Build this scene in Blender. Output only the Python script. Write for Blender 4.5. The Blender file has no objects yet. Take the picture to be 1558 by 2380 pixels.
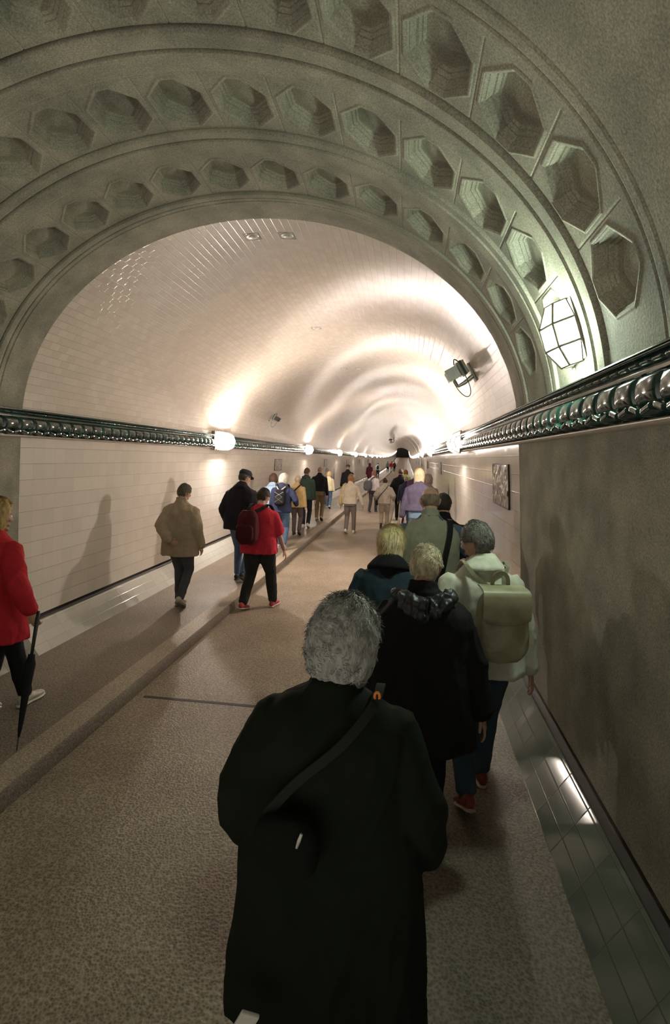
import bpy, bmesh, math, random
import numpy as np
from mathutils import Vector, Matrix, noise, Euler
PI = math.pi
rnd = random.Random(7)
scene = bpy.context.scene
COL = scene.collection

# ---------------------------------------------------------------- camera
cam_d = bpy.data.cameras.new('camera'); cam = bpy.data.objects.new('camera', cam_d); COL.objects.link(cam)
cam_d.sensor_fit = 'HORIZONTAL'; cam_d.sensor_width = 36.0; cam_d.lens = 36.0*1234.46/1558
cam_d.shift_x = 18.75/1558; cam_d.shift_y = -17.0/1558
cam_d.clip_start = 0.05; cam_d.clip_end = 600
rx_ = Vector((0.98888885, 0.14749132, 0.0185783)); ry_ = Vector((0.03121288, -0.08381659, -0.99599224)); rz_ = Vector((-0.14534304, 0.9855055, -0.08748892))
R3 = Matrix((rx_, -ry_, -rz_)).transposed()
cam.matrix_world = Matrix.Translation((1.36, 0, 2.10)) @ R3.to_4x4()
scene.camera = cam
# ---------------------------------------------------------------- light and exposure
WORLD_COL = (0.80, 0.74, 0.60); WORLD_STR = 0.23
LAMP_COL = (1.0, 0.86, 0.74); LAMP_STR = 0.6; LAMP_W = 60.0
NEAR_COL = (0.82, 1.0, 0.78); NEAR_STR = 0.55; NEAR_W = 13.5
world = bpy.data.worlds.new('world'); scene.world = world; world.use_nodes = True
bg = world.node_tree.nodes['Background']; bg.inputs[0].default_value = (*WORLD_COL, 1); bg.inputs[1].default_value = WORLD_STR
# ambient from the hall behind; added glow from below lifts the vault only
wt = world.node_tree; wtc = wt.nodes.new('ShaderNodeTexCoord'); wsp = wt.nodes.new('ShaderNodeSeparateXYZ'); wmr = wt.nodes.new('ShaderNodeMapRange')
wt.links.new(wtc.outputs['Generated'], wsp.inputs[0]); wt.links.new(wsp.outputs[2], wmr.inputs[0]); wt.links.new(wmr.outputs[0], bg.inputs[1])
wmr.inputs[1].default_value = -0.25; wmr.inputs[2].default_value = 0.25; wmr.inputs[3].default_value = WORLD_STR; wmr.inputs[4].default_value = WORLD_STR*0.11
scene.view_settings.view_transform = 'Standard'; scene.view_settings.look = 'None'
scene.view_settings.exposure = 2.75; scene.view_settings.gamma = 1.0; scene.view_settings.use_curve_mapping = False
scene.cycles.caustics_reflective = False; scene.cycles.caustics_refractive = False
scene.cycles.sample_clamp_indirect = 4.0

# ---------------------------------------------------------------- material helpers
class NT:
    def __init__(s, m):
        s.t = m.node_tree; s.n = s.t.nodes; s.b = s.n['Principled BSDF']
    def add(s, typ, **kw):
        n = s.n.new(typ)
        for k, v in kw.items(): setattr(n, k, v)
        return n
    def link(s, a, b): s.t.links.new(a, b)
    def m(s, op, a, b=None, c=None):
        n = s.n.new('ShaderNodeMath'); n.operation = op
        for i, v in enumerate((a, b, c)):
            if v is None: continue
            if isinstance(v, (int, float)): n.inputs[i].default_value = v
            else: s.link(v, n.inputs[i])
        return n.outputs[0]
def newmat(name, rough=0.6, spec=0.5, metal=0.0):
    m = bpy.data.materials.new(name); m.use_nodes = True; k = NT(m)
    k.b.inputs['Roughness'].default_value = rough; k.b.inputs['Specular IOR Level'].default_value = spec; k.b.inputs['Metallic'].default_value = metal
    return m, k
def noisy(name, c1, c2, scale=20, rough=0.7, bump=0.0, bscale=None, bdist=0.002, detail=3, spec=0.4, metal=0.0, stretch=None, lo=0.35, hi=0.65, sheen=0.0):
    m, k = newmat(name, rough, spec, metal)
    tc = k.add('ShaderNodeTexCoord'); src = tc.outputs['Object']
    if stretch:
        mp = k.add('ShaderNodeMapping'); mp.inputs['Scale'].default_value = stretch; k.link(src, mp.inputs[0]); src = mp.outputs[0]
    nz = k.add('ShaderNodeTexNoise'); nz.inputs['Scale'].default_value = scale; nz.inputs['Detail'].default_value = detail; k.link(src, nz.inputs['Vector'])
    cr = k.add('ShaderNodeValToRGB'); cr.color_ramp.elements[0].position = lo; cr.color_ramp.elements[1].position = hi
    cr.color_ramp.elements[0].color = (*c1, 1); cr.color_ramp.elements[1].color = (*c2, 1)
    k.link(nz.outputs['Fac'], cr.inputs[0]); k.link(cr.outputs[0], k.b.inputs['Base Color'])
    if bump:
        n2 = k.add('ShaderNodeTexNoise'); n2.inputs['Scale'].default_value = bscale or scale*3; n2.inputs['Detail'].default_value = 3; k.link(src, n2.inputs['Vector'])
        bp = k.add('ShaderNodeBump'); bp.inputs['Strength'].default_value = bump; bp.inputs['Distance'].default_value = bdist
        k.link(n2.outputs['Fac'], bp.inputs['Height']); k.link(bp.outputs[0], k.b.inputs['Normal'])
    if sheen: k.b.inputs['Sheen Weight'].default_value = sheen
    return m
def cloth(name, c, var=0.07, rough=0.9, bscale=300, bump=0.4, stretch=None, sheen=0.0):
    return noisy(name, tuple(x*(1-var) for x in c), tuple(min(1, x*(1+var)) for x in c), scale=14, rough=rough, bump=bump, bscale=bscale, bdist=0.002, spec=0.2, stretch=stretch, sheen=sheen)
def tile_mat(name, w, h, stag, c1, c2, grout, rough, tilt, gw=0.0016, vj=1.0, bs=0.6):
    m, k = newmat(name, rough, 0.5)
    uv = k.add('ShaderNodeUVMap'); sp = k.add('ShaderNodeSeparateXYZ'); k.link(uv.outputs[0], sp.inputs[0])
    u, v = sp.outputs[0], sp.outputs[1]
    vr = k.m('DIVIDE', v, h); row = k.m('FLOOR', vr); fv = k.m('FRACT', vr)
    off = k.m('MULTIPLY', k.m('FLOORED_MODULO', row, 2.0), 0.5*stag)
    cx = k.m('ADD', k.m('DIVIDE', u, w), off); colm = k.m('FLOOR', cx); fu = k.m('FRACT', cx)
    du = k.m('MULTIPLY', k.m('MINIMUM', fu, k.m('SUBTRACT', 1.0, fu)), w*vj)
    dv = k.m('MULTIPLY', k.m('MINIMUM', fv, k.m('SUBTRACT', 1.0, fv)), h)
    d = k.m('MINIMUM', du, dv)
    mr = k.add('ShaderNodeMapRange', interpolation_type='SMOOTHSTEP'); mr.inputs[1].default_value = gw*0.7; mr.inputs[2].default_value = gw*1.4; k.link(d, mr.inputs[0])
    cell = k.add('ShaderNodeCombineXYZ'); k.link(colm, cell.inputs[0]); k.link(row, cell.inputs[1])
    wn = k.add('ShaderNodeTexWhiteNoise', noise_dimensions='2D'); k.link(cell.outputs[0], wn.inputs['Vector'])
    mix = k.add('ShaderNodeMix', data_type='RGBA'); mix.inputs[6].default_value = (*c1, 1); mix.inputs[7].default_value = (*c2, 1); k.link(wn.outputs['Value'], mix.inputs[0])
    mg = k.add('ShaderNodeMix', data_type='RGBA'); mg.inputs[6].default_value = (*grout, 1); k.link(mr.outputs[0], mg.inputs[0]); k.link(mix.outputs[2], mg.inputs[7])
    k.link(mg.outputs[2], k.b.inputs['Base Color'])
    rr = k.add('ShaderNodeMapRange'); rr.inputs[3].default_value = 0.7; rr.inputs[4].default_value = rough; k.link(mr.outputs[0], rr.inputs[0]); k.link(rr.outputs[0], k.b.inputs['Roughness'])
    hr = k.add('ShaderNodeMapRange', interpolation_type='SMOOTHSTEP'); hr.inputs[1].default_value = gw*0.6; hr.inputs[2].default_value = gw+0.0035; k.link(d, hr.inputs[0])
    nz = k.add('ShaderNodeTexNoise'); nz.inputs['Scale'].default_value = 14; k.link(uv.outputs[0], nz.inputs['Vector'])
    hh = k.m('ADD', hr.outputs[0], k.m('MULTIPLY', nz.outputs['Fac'], 0.10))
    bp = k.add('ShaderNodeBump'); bp.inputs['Strength'].default_value = bs; bp.inputs['Distance'].default_value = 0.0018; k.link(hh, bp.inputs['Height'])
    vs = k.add('ShaderNodeVectorMath', operation='SUBTRACT'); k.link(wn.outputs['Color'], vs.inputs[0]); vs.inputs[1].default_value = (0.5, 0.5, 0.5)
    vm = k.add('ShaderNodeVectorMath', operation='SCALE'); k.link(vs.outputs[0], vm.inputs[0]); vm.inputs[3].default_value = tilt
    va = k.add('ShaderNodeVectorMath', operation='ADD'); k.link(bp.outputs[0], va.inputs[0]); k.link(vm.outputs[0], va.inputs[1])
    vn = k.add('ShaderNodeVectorMath', operation='NORMALIZE'); k.link(va.outputs[0], vn.inputs[0]); k.link(vn.outputs[0], k.b.inputs['Normal'])
    return m
def emit_mat(name, col, st):
    m, k = newmat(name, 0.4)
    k.b.inputs['Base Color'].default_value = (0.9, 0.9, 0.88, 1)
    k.b.inputs['Emission Color'].default_value = (*col, 1); k.b.inputs['Emission Strength'].default_value = st
    tr = k.add('ShaderNodeBsdfTransparent'); mx = k.add('ShaderNodeMixShader'); mx.inputs[0].default_value = 0.35
    k.link(tr.outputs[0], mx.inputs[1]); k.link(k.b.outputs[0], mx.inputs[2]); k.link(mx.outputs[0], k.n['Material Output'].inputs['Surface'])
    return m
def plain(name, c, rough=0.5, metal=0.0, spec=0.5):
    return noisy(name, tuple(x*0.93 for x in c), tuple(min(1, x*1.07) for x in c), scale=30, rough=rough, metal=metal, spec=spec)
def granite():
    m, k = newmat('granite_plaster', 0.85, 0.25)
    tc = k.add('ShaderNodeTexCoord'); o = tc.outputs['Object']
    n1 = k.add('ShaderNodeTexNoise'); n1.inputs['Scale'].default_value = 130; n1.inputs['Detail'].default_value = 4; k.link(o, n1.inputs[0])
    n2 = k.add('ShaderNodeTexNoise'); n2.inputs['Scale'].default_value = 3.5; n2.inputs['Detail'].default_value = 5; k.link(o, n2.inputs[0])
    c1 = k.add('ShaderNodeValToRGB'); e = c1.color_ramp.elements; e[0].position = 0.3; e[0].color = (0.26, 0.25, 0.205, 1); e[1].position = 0.7; e[1].color = (0.50, 0.485, 0.41, 1)
    k.link(n1.outputs['Fac'], c1.inputs[0])
    c2 = k.add('ShaderNodeValToRGB'); e = c2.color_ramp.elements; e[0].position = 0.35; e[0].color = (0.62, 0.63, 0.62, 1); e[1].position = 0.68; e[1].color = (1.0, 0.98, 0.95, 1)
    k.link(n2.outputs['Fac'], c2.inputs[0])
    mx = k.add('ShaderNodeMix', data_type='RGBA', blend_type='MULTIPLY'); mx.inputs[0].default_value = 1; k.link(c1.outputs[0], mx.inputs[6]); k.link(c2.outputs[0], mx.inputs[7]); k.link(mx.outputs[2], k.b.inputs['Base Color'])
    n3 = k.add('ShaderNodeTexNoise'); n3.inputs['Scale'].default_value = 75; n3.inputs['Detail'].default_value = 5; k.link(o, n3.inputs[0])
    bp = k.add('ShaderNodeBump'); bp.inputs['Strength'].default_value = 0.4; bp.inputs['Distance'].default_value = 0.003; k.link(n3.outputs['Fac'], bp.inputs['Height']); k.link(bp.outputs[0], k.b.inputs['Normal'])
    return m
def ground(name, ca, cb, rough=0.6):
    m, k = newmat(name, rough, 0.35)
    tc = k.add('ShaderNodeTexCoord'); o = tc.outputs['Object']
    v = k.add('ShaderNodeTexVoronoi'); v.inputs['Scale'].default_value = 75; k.link(o, v.inputs['Vector'])
    n1 = k.add('ShaderNodeTexNoise'); n1.inputs['Scale'].default_value = 45; n1.inputs['Detail'].default_value = 4; k.link(o, n1.inputs[0])
    n2 = k.add('ShaderNodeTexNoise'); n2.inputs['Scale'].default_value = 1.4; n2.inputs['Detail'].default_value = 4; k.link(o, n2.inputs[0])
    f = k.m('ADD', k.m('MULTIPLY', v.outputs['Distance'], 0.6), k.m('MULTIPLY', n1.outputs['Fac'], 0.7))
    c1 = k.add('ShaderNodeValToRGB'); e = c1.color_ramp.elements; e[0].position = 0.42; e[0].color = (*ca, 1); e[1].position = 0.85; e[1].color = (*cb, 1); k.link(f, c1.inputs[0])
    c2 = k.add('ShaderNodeValToRGB'); e = c2.color_ramp.elements; e[0].position = 0.38; e[0].color = (0.82, 0.80, 0.78, 1); e[1].position = 0.62; e[1].color = (1, 1, 1, 1); k.link(n2.outputs['Fac'], c2.inputs[0])
    mx = k.add('ShaderNodeMix', data_type='RGBA', blend_type='MULTIPLY'); mx.inputs[0].default_value = 1; k.link(c1.outputs[0], mx.inputs[6]); k.link(c2.outputs[0], mx.inputs[7]); k.link(mx.outputs[2], k.b.inputs['Base Color'])
    bp = k.add('ShaderNodeBump'); bp.inputs['Strength'].default_value = 0.7; bp.inputs['Distance'].default_value = 0.005; k.link(f, bp.inputs['Height']); k.link(bp.outputs[0], k.b.inputs['Normal'])
    return m

M = {}
M['granite'] = granite()
M['tile_vault'] = tile_mat('small_cream_tiles', 0.12, 0.075, 1.0, (0.63, 0.57, 0.50), (0.70, 0.64, 0.57), (0.30, 0.26, 0.22), 0.2, 0.010, 0.0017, 2.0, 0.22)
M['tile_wall'] = tile_mat('large_white_tiles', 0.165, 0.1567, 0.0, (0.70, 0.66, 0.60), (0.75, 0.71, 0.65), (0.30, 0.26, 0.22), 0.13, 0.014, 0.0017, 6.0, 0.5)
M['tile_skirt'] = tile_mat('glossy_skirting_tiles', 0.30, 0.10, 0.0, (0.50, 0.50, 0.46), (0.55, 0.55, 0.51), (0.25, 0.23, 0.2), 0.10, 0.012, 0.0014)
M['tile_skirt_granite'] = tile_mat('green_grey_skirting_tiles', 0.30, 0.10, 0.0, (0.14, 0.15, 0.13), (0.18, 0.19, 0.165), (0.10, 0.09, 0.08), 0.16, 0.02, 0.0016)
M['glaze'] = noisy('dark_green_glaze', (0.006, 0.022, 0.020), (0.012, 0.060, 0.048), scale=7, rough=0.09, spec=0.8, bump=0.1, bscale=40)
M['cream'] = plain('cream_glaze', (0.42, 0.36, 0.30), 0.3)
M['groove'] = plain('dark_groove', (0.05, 0.04, 0.035), 0.7)
M['road'] = ground('road_surface', (0.175, 0.135, 0.10), (0.40, 0.335, 0.26), 0.55)
M['walk'] = ground('pavement_surface', (0.13, 0.105, 0.085), (0.29, 0.245, 0.20), 0.5)
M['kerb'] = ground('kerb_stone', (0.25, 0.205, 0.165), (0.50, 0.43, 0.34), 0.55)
M['kerb_face'] = ground('dark_kerb_face', (0.09, 0.068, 0.05), (0.19, 0.15, 0.115), 0.6)  # upright kerb face, coloured darker than the kerb top
M['lamp'] = emit_mat('lit_lamp_glass', LAMP_COL, LAMP_STR)
M['lamp_near'] = emit_mat('lit_greenish_lamp_glass', NEAR_COL, NEAR_STR)
M['bronze'] = plain('lamp_bars', (0.22, 0.19, 0.16), 0.5, 0.3)
M['grey_metal'] = plain('grey_metal', (0.33, 0.33, 0.31), 0.4, 0.6)
M['dark_metal'] = plain('dark_metal', (0.04, 0.033, 0.032), 0.5, 0.3)
M['olive_plastic'] = plain('olive_plastic', (0.27, 0.28, 0.21), 0.45)
M['black_rubber'] = plain('black_rubber', (0.015, 0.015, 0.015), 0.5)
M['pale_metal'] = plain('pale_metal', (0.55, 0.54, 0.5), 0.35, 0.2)
M['plaque'] = noisy('brown_relief_ceramic', (0.10, 0.075, 0.055), (0.50, 0.42, 0.33), scale=11, rough=0.35, bump=0.8, bscale=18, bdist=0.02, detail=5)
M['plaque_grey'] = noisy('grey_relief_ceramic', (0.12, 0.11, 0.09), (0.42, 0.38, 0.32), scale=14, rough=0.4, bump=0.6, bscale=20, bdist=0.01, detail=4)

# ---------------------------------------------------------------- geometry helpers
def link_mesh(name, verts, faces, mat=None, parent=None, smooth=False, uvs=None, sharp=None):
    me = bpy.data.meshes.new(name)
    if isinstance(verts, np.ndarray) and isinstance(faces, np.ndarray):
        nv, nf = len(verts), len(faces)
        me.vertices.add(nv); me.vertices.foreach_set('co', verts.astype(np.float32).ravel())
        me.loops.add(nf*4); me.polygons.add(nf)
        me.loops.foreach_set('vertex_index', faces.astype(np.int32).ravel())
        me.polygons.foreach_set('loop_start', np.arange(0, nf*4, 4, dtype=np.int32))
        me.update(calc_edges=True); me.validate()
        if uvs is not None:
            ul = me.uv_layers.new(name='UVMap'); ul.data.foreach_set('uv', uvs[faces.ravel()].astype(np.float32).ravel())
    else:
        me.from_pydata([tuple(v) for v in verts], [], [tuple(f) for f in faces]); me.update()
    if smooth: me.polygons.foreach_set('use_smooth', [True]*len(me.polygons))
    o = bpy.data.objects.new(name, me); COL.objects.link(o)
    if mat: me.materials.append(mat)
    if parent: o.parent = parent
    if sharp is not None: me.set_sharp_from_angle(angle=sharp)
    return o
def struct(o, label=None, name=None):
    o['kind'] = 'structure'
    if label: o['label'] = label
    return o
def tag(o, label=None, cat=None, group=None, kind=None):
    if label: o['label'] = label
    if cat: o['category'] = cat
    if group: o['group'] = group
    if kind: o['kind'] = kind
    return o
def empty(name, loc=(0, 0, 0), rot=(0, 0, 0)):
    o = bpy.data.objects.new(name, None); COL.objects.link(o); o.location = loc; o.rotation_euler = rot; o.empty_display_size = 0.1; return o
def copy_tree(o, parent=None):
    c = o.copy(); COL.objects.link(c); c.parent = parent
    for ch in list(o.children): copy_tree(ch, c)
    return c
def zc(y):
    return np.where(np.asarray(y) > 60, 1.5e-4*(np.asarray(y, float)-60)**2, 0.0)
def grid(name, X, Y, Z, mat, uv=None, flip=False, smooth=True, sharp=None, parent=None):
    # X,Y,Z arrays (n,m)
    n, m = X.shape; V = np.stack([X, Y, Z], -1).reshape(-1, 3); idx = np.arange(n*m).reshape(n, m)
    a, b, c, d = idx[:-1, :-1], idx[1:, :-1], idx[1:, 1:], idx[:-1, 1:]
    F = np.stack([a, b, c, d], -1).reshape(-1, 4)
    if flip: F = F[:, ::-1]
    U = None if uv is None else np.stack([uv[0], uv[1]], -1).reshape(-1, 2)
    return link_mesh(name, V, F, mat, parent, smooth, U, sharp)
def sweep(name, prof, ys, mat, mirror=1, smooth=False, vlen0=0.0, closed=False):
    """prof: list of (x,z); ys positions along the tunnel"""
    P = np.array(prof, float); ys = np.array(ys, float)
    s = np.r_[0, np.cumsum(np.hypot(np.diff(P[:, 0]), np.diff(P[:, 1])))]
    Yg, _ = np.meshgrid(ys, s, indexing='ij'); Sg = np.tile(s+vlen0, (len(ys), 1))
    Xg = np.tile(P[:, 0]*mirror, (len(ys), 1)); Zg = np.tile(P[:, 1], (len(ys), 1))+zc(ys)[:, None]
    return grid(name, Xg, Yg, Zg, mat, (Yg, Sg), flip=(mirror < 0), smooth=smooth)
Y_FAR = np.r_[np.arange(4.6, 60, 2.0), np.arange(60, 201, 2.0)]; Y_FAR[0] = 4.6
Y_ALL = np.r_[-0.6, 2.0, 4.6, Y_FAR[1:]]
def box(x0, x1, y0, y1, z0, z1):
    v = [(x0, y0, z0), (x1, y0, z0), (x1, y1, z0), (x0, y1, z0), (x0, y0, z1), (x1, y0, z1), (x1, y1, z1), (x0, y1, z1)]
    f = [(0, 3, 2, 1), (4, 5, 6, 7), (0, 1, 5, 4), (1, 2, 6, 5), (2, 3, 7, 6), (3, 0, 4, 7)]
    return v, f
def join(parts):
    V, F = [], []
    for v, f in parts:
        o = len(V); V += [tuple(p) for p in v]; F += [tuple(i+o for i in q) for q in f]
    return V, F
def tube(pts, r, n=8, cap=True):
    pts = [Vector(p) for p in pts]; V, F = [], []
    rr = r if isinstance(r, (list, tuple)) else [r]*len(pts)
    t0 = (pts[1]-pts[0]).normalized(); ref = Vector((0, 0, 1)) if abs(t0.z) < 0.9 else Vector((1, 0, 0)); u = t0.cross(ref).normalized()
    for i, p in enumerate(pts):
        t = (pts[min(i+1, len(pts)-1)]-pts[max(i-1, 0)]).normalized(); u = (u-t*u.dot(t)).normalized(); w = t.cross(u)
        for k in range(n):
            a = 2*PI*k/n; V.append(p+u*math.cos(a)*rr[i]+w*math.sin(a)*rr[i])
    for i in range(len(pts)-1):
        for k in range(n):
            F.append((i*n+k, i*n+(k+1) % n, (i+1)*n+(k+1) % n, (i+1)*n+k))
    if cap: F.append(tuple(range(n))[::-1]); F.append(tuple((len(pts)-1)*n+k for k in range(n)))
    return V, F
def lathe(prof, n=24, axis='z'):
    V, F = [], []
    for r, z in prof:
        for k in range(n):
            a = 2*PI*k/n; V.append((r*math.cos(a), r*math.sin(a), z))
    for i in range(len(prof)-1):
        for k in range(n): F.append((i*n+k, i*n+(k+1) % n, (i+1)*n+(k+1) % n, (i+1)*n+k))
    F.append(tuple(range(n))[::-1]); F.append(tuple((len(prof)-1)*n+k for k in range(n)))
    return V, F
def bevel(o, w=0.004, seg=2):
    m = o.modifiers.new('bevel', 'BEVEL'); m.width = w; m.segments = seg; m.limit_method = 'ANGLE'; return o

# ================================================================ THE SETTING
A, B, Z0 = 2.26, 1.83, 2.30
WT = [(2.275, 2.245), (2.30, 1.9), (2.33, 1.4), (2.36, 0.8), (2.375, 0.425)]
# road, pavements, kerbs
o = struct(sweep('floor', [(-0.92, 0), (0.92, 0)], Y_ALL, M['road']), 'brown roadway running down the middle of the tunnel')
for sgn, side in ((-1, 'left'), (1, 'right')):
    struct(sweep('floor', [(1.14, 0.112), (2.6, 0.112)], Y_ALL, M['walk'], mirror=sgn), 'pavement along the %s wall' % side)
    k1 = struct(sweep('trim_1', [(0.915, -0.01), (0.922, 0.095), (0.94, 0.11)], Y_ALL, M['kerb_face'], mirror=sgn), 'dark face of the %s kerb' % side)
    k2 = struct(sweep('trim_2', [(0.94, 0.11), (1.14, 0.113)], Y_ALL, M['kerb'], mirror=sgn), 'pale kerb stones along the %s pavement' % side)
    # wall tiles, groove, skirting ledge
    struct(sweep('wall_'+side, WT[::-1], Y_FAR, M['tile_wall'], mirror=sgn), '%s wall of large glossy white tiles' % side)
    struct(sweep('wall_'+side, WT[::-1], [-0.6, 2.0, 4.0, 4.6], M['granite'], mirror=sgn), '%s rough granite wall before the tiled tunnel' % side)
    struct(sweep('trim_3', [(2.375, 0.425), (2.43, 0.423), (2.43, 0.39), (2.33, 0.388)], Y_ALL, M['groove'], mirror=sgn), 'dark recessed groove above the %s skirting' % side)
    led = [(2.365, 0.388), (2.345, 0.385), (2.325, 0.37), (2.15, 0.112)]
    struct(sweep('baseboard_'+side, led[::-1], Y_FAR, M['tile_skirt'], mirror=sgn), 'sloping tiled skirting under the %s tiled wall' % side)
    struct(sweep('baseboard_'+side, led[::-1], [-0.6, 2.0, 4.6], M['tile_skirt_granite'], mirror=sgn), 'sloping green-grey skirting under the %s granite wall' % side)
# expansion joint across the road
struct(link_mesh('trim_4', *box(-0.84, 0.20, 4.168, 4.206, -0.01, 0.0015), M['groove']), 'dark joint crossing the roadway')
# tiled vault
th = np.linspace(0, PI, 97)
vp = [(A*1.004*math.cos(t), Z0+B*1.004*math.sin(t)) for t in th]
vp = [(A*1.004, 2.24)]+vp+[(-A*1.004, 2.24)]
struct(sweep('ceiling', vp, Y_FAR, M['tile_vault'], smooth=True), 'tiled barrel vault of the tunnel')
# coffered granite vault: dense displaced grid
def smooth01(x, a, b):
    t = np.clip((x-a)/(b-a), 0, 1); return t*t*(3-2*t)
def granite_vault():
    t = np.linspace(0, PI, 8001); ex, ez = A*np.cos(t), B*np.sin(t)
    s = np.r_[0, np.cumsum(np.hypot(np.diff(ex), np.diff(ez)))]; L = s[-1]
    S = np.linspace(0, L, 1640)
    Y = np.r_[np.linspace(-0.6, 1.9, 20), np.arange(1.91, 4.6, 0.0040), 4.6]
    T = np.interp(S, s, t); X0, Zz = A*np.cos(T), B*np.sin(T)
    nx, nz = np.cos(T)/A, np.sin(T)/B; nl = np.hypot(nx, nz); nx /= nl; nz /= nl
    yy, ss = np.meshgrid(Y, S, indexing='ij')
    D = np.zeros_like(yy)
    # long running mouldings (positive = away from the viewer, into the stone)
    def slot(c, w, d): return d*(1-smooth01(np.abs(yy-c), w*0.5, w*0.5+0.004))
    def step(c, d): return d*smooth01(yy, c-0.006, c+0.006)
    foot = smooth01(np.minimum(ss, L-ss), 0.30, 0.31)
    for c, w, d in ((2.562, 0.026, 0.11), (3.350, 0.014, 0.06), (4.145, 0.010, 0.035)):
        D = np.maximum(D, slot(c, w, d)*(foot if c < 3 else 1))
    for c, w, d in ((2.705, 0.012, 0.02), (3.455, 0.01, 0.012), (4.235, 0.01, 0.012), (4.29, 0.008, 0.008), (2.035, 0.012, 0.010), (1.965, 0.012, 0.010)):
        D = D+slot(c, w, d)
    # flat ribs stand slightly proud; roll next to the coffers
    for a, b in ((2.582, 2.70), (3.364, 3.45), (4.152, 4.23)):
        D -= 0.014*smooth01(yy, a-0.003, a+0.003)*(1-smooth01(yy, b-0.03, b))
    for a, b in ((2.71, 2.83), (3.46, 3.58)):
        D -= 0.012*smooth01(yy, a-0.004, a+0.004)*(1-smooth01(yy, b, b+0.02))
    for yc, hy in ((2.32, 0.195), (3.105, 0.195), (3.885, 0.188)):
        for k in range(-7, 8):
            sc = L/2+0.379*k
            if sc < 0.42 or sc > L-0.42: continue
            ii = np.where(np.abs(S-sc) < 0.22)[0]; jj = np.where(np.abs(Y-yc) < 0.26)[0]
            sub = np.ix_(jj, ii); u = np.abs(ss[sub]-sc); v = np.abs(yy[sub]-yc)
            hs = 0.150
            e = np.minimum(np.minimum(hs-u, hy-v), (hs+hy-0.112-u-v)/1.414)   # inset distance inside an octagon
            r = 0.014*smooth01(e, 0.0, 0.003)+0.034*smooth01(e, 0.010, 0.016)+0.016*smooth01(e, 0.027, 0.031)+0.012*smooth01(e, 0.041, 0.045)-0.010*smooth01(e, 0.055, 0.13)
            # raised fillet around the opening
            r -= 0.004*(1-smooth01(np.abs(e+0.014), 0.004, 0.009))
            D[sub] = np.where(e > -0.03, D[sub]*(e < 0)+r, D[sub])
        for k in range(-8, 8):      # thin ribs between neighbouring coffers
            sc = L/2+0.379*(k+0.5)
            if sc < 0.42 or sc > L-0.42: continue
            ii = np.where(np.abs(S-sc) < 0.02)[0]; jj = np.where(np.abs(Y-yc) < 0.235)[0]; sub = np.ix_(jj, ii)
            D[sub] += 0.004*(1-smooth01(np.abs(ss[sub]-sc), 0.002, 0.007))
    X = X0[None]+nx[None]*D; Zf = Z0+Zz[None]+nz[None]*D
    return grid('ceiling', X, yy, Zf, M['granite'], (yy, ss), smooth=True, sharp=0.55)
struct(granite_vault(), 'granite portal vault with rings of octagonal coffers')
# thickness ring where granite meets the tiles
tr = [(A*math.cos(t), Z0+B*math.sin(t)) for t in th]; t2 = [(A*1.05*math.cos(t), Z0+B*1.05*math.sin(t)) for t in th]
# hall behind the camera and shaft hall at the far end
def far_hall():
    zz = float(zc(200))
    parts = [box(-6, 6, 206, 206.2, zz-3, zz+9), box(-6, -5.8, 200, 206, zz-3, zz+9), box(5.8, 6, 200, 206, zz-3, zz+9), box(-6, 6, 200, 206, zz+8.8, zz+9)]
    return join(parts)
struct(link_mesh('wall_back', *far_hall(), M['groove']), 'dim shaft hall at the far end of the tunnel')
struct(link_mesh('floor', *box(-6, 6, 200, 206, float(zc(200))-0.2, float(zc(200))), M['walk']), 'floor of the far shaft hall')

# ---------------------------------------------------------------- glazed string course
def string_course(sgn, y0, y1, fine, label):
    per = 0.195
    nper = 20 if fine else 6
    Y = np.arange(y0, y1+1e-6, per/nper); nz = 105 if fine else 27
    Zp = np.linspace(2.500, 2.262, nz)
    yy, zz = np.meshgrid(Y, Zp, indexing='ij')
    ph = (yy/per) % 1.0; p2 = (yy/(per/2)) % 1.0
    def band(a, b, e=0.002): return smooth01(zz, a-e, a+e)*(1-smooth01(zz, b-e, b+e))
    P = np.full_like(yy, 0.045)
    P += 0.045*band(2.486, 2.51)
    den = 1-0.45*(1-smooth01(np.minimum(p2, 1-p2), 0.03, 0.09))
    bead = 1-((zz-2.466)/0.014)**2
    P += 0.034*np.clip(bead, 0, 1)**0.5*band(2.452, 2.481)*den
    P += 0.02*band(2.424, 2.444)
    # pillows
    uu = np.clip((ph-0.5)/0.465, -1, 1); vv = np.clip((zz-2.362)/0.062, -1, 1)
    pil = np.clip(1-np.abs(uu)**22, 0, 1)**0.6*np.clip(1-np.abs(vv)**9, 0, 1)**0.6*(1-0.14*uu**2-0.26*vv**2)
    P += band(2.305, 2.421)*(-0.02+0.075*pil)
    # wavy chain rail: scalloped centre line
    wave = 2.292+0.009*np.cos(2*PI*ph)
    q = (zz-wave)/0.019
    rail = np.clip(1-np.abs(q)**4, 0, 1)**0.5
    nd = 1-0.5*(1-smooth01(np.minimum(p2, 1-p2), 0.03, 0.10))
    P = np.maximum(P*(zz > wave)+0.03*(zz <= wave), 0.03+0.075*rail*nd)
    X = sgn*(2.272-P)
    o = grid('trim_5', X, yy, zz+zc(yy), M['glaze'], None, flip=(sgn > 0), smooth=True)
    return struct(o, label)
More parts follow.
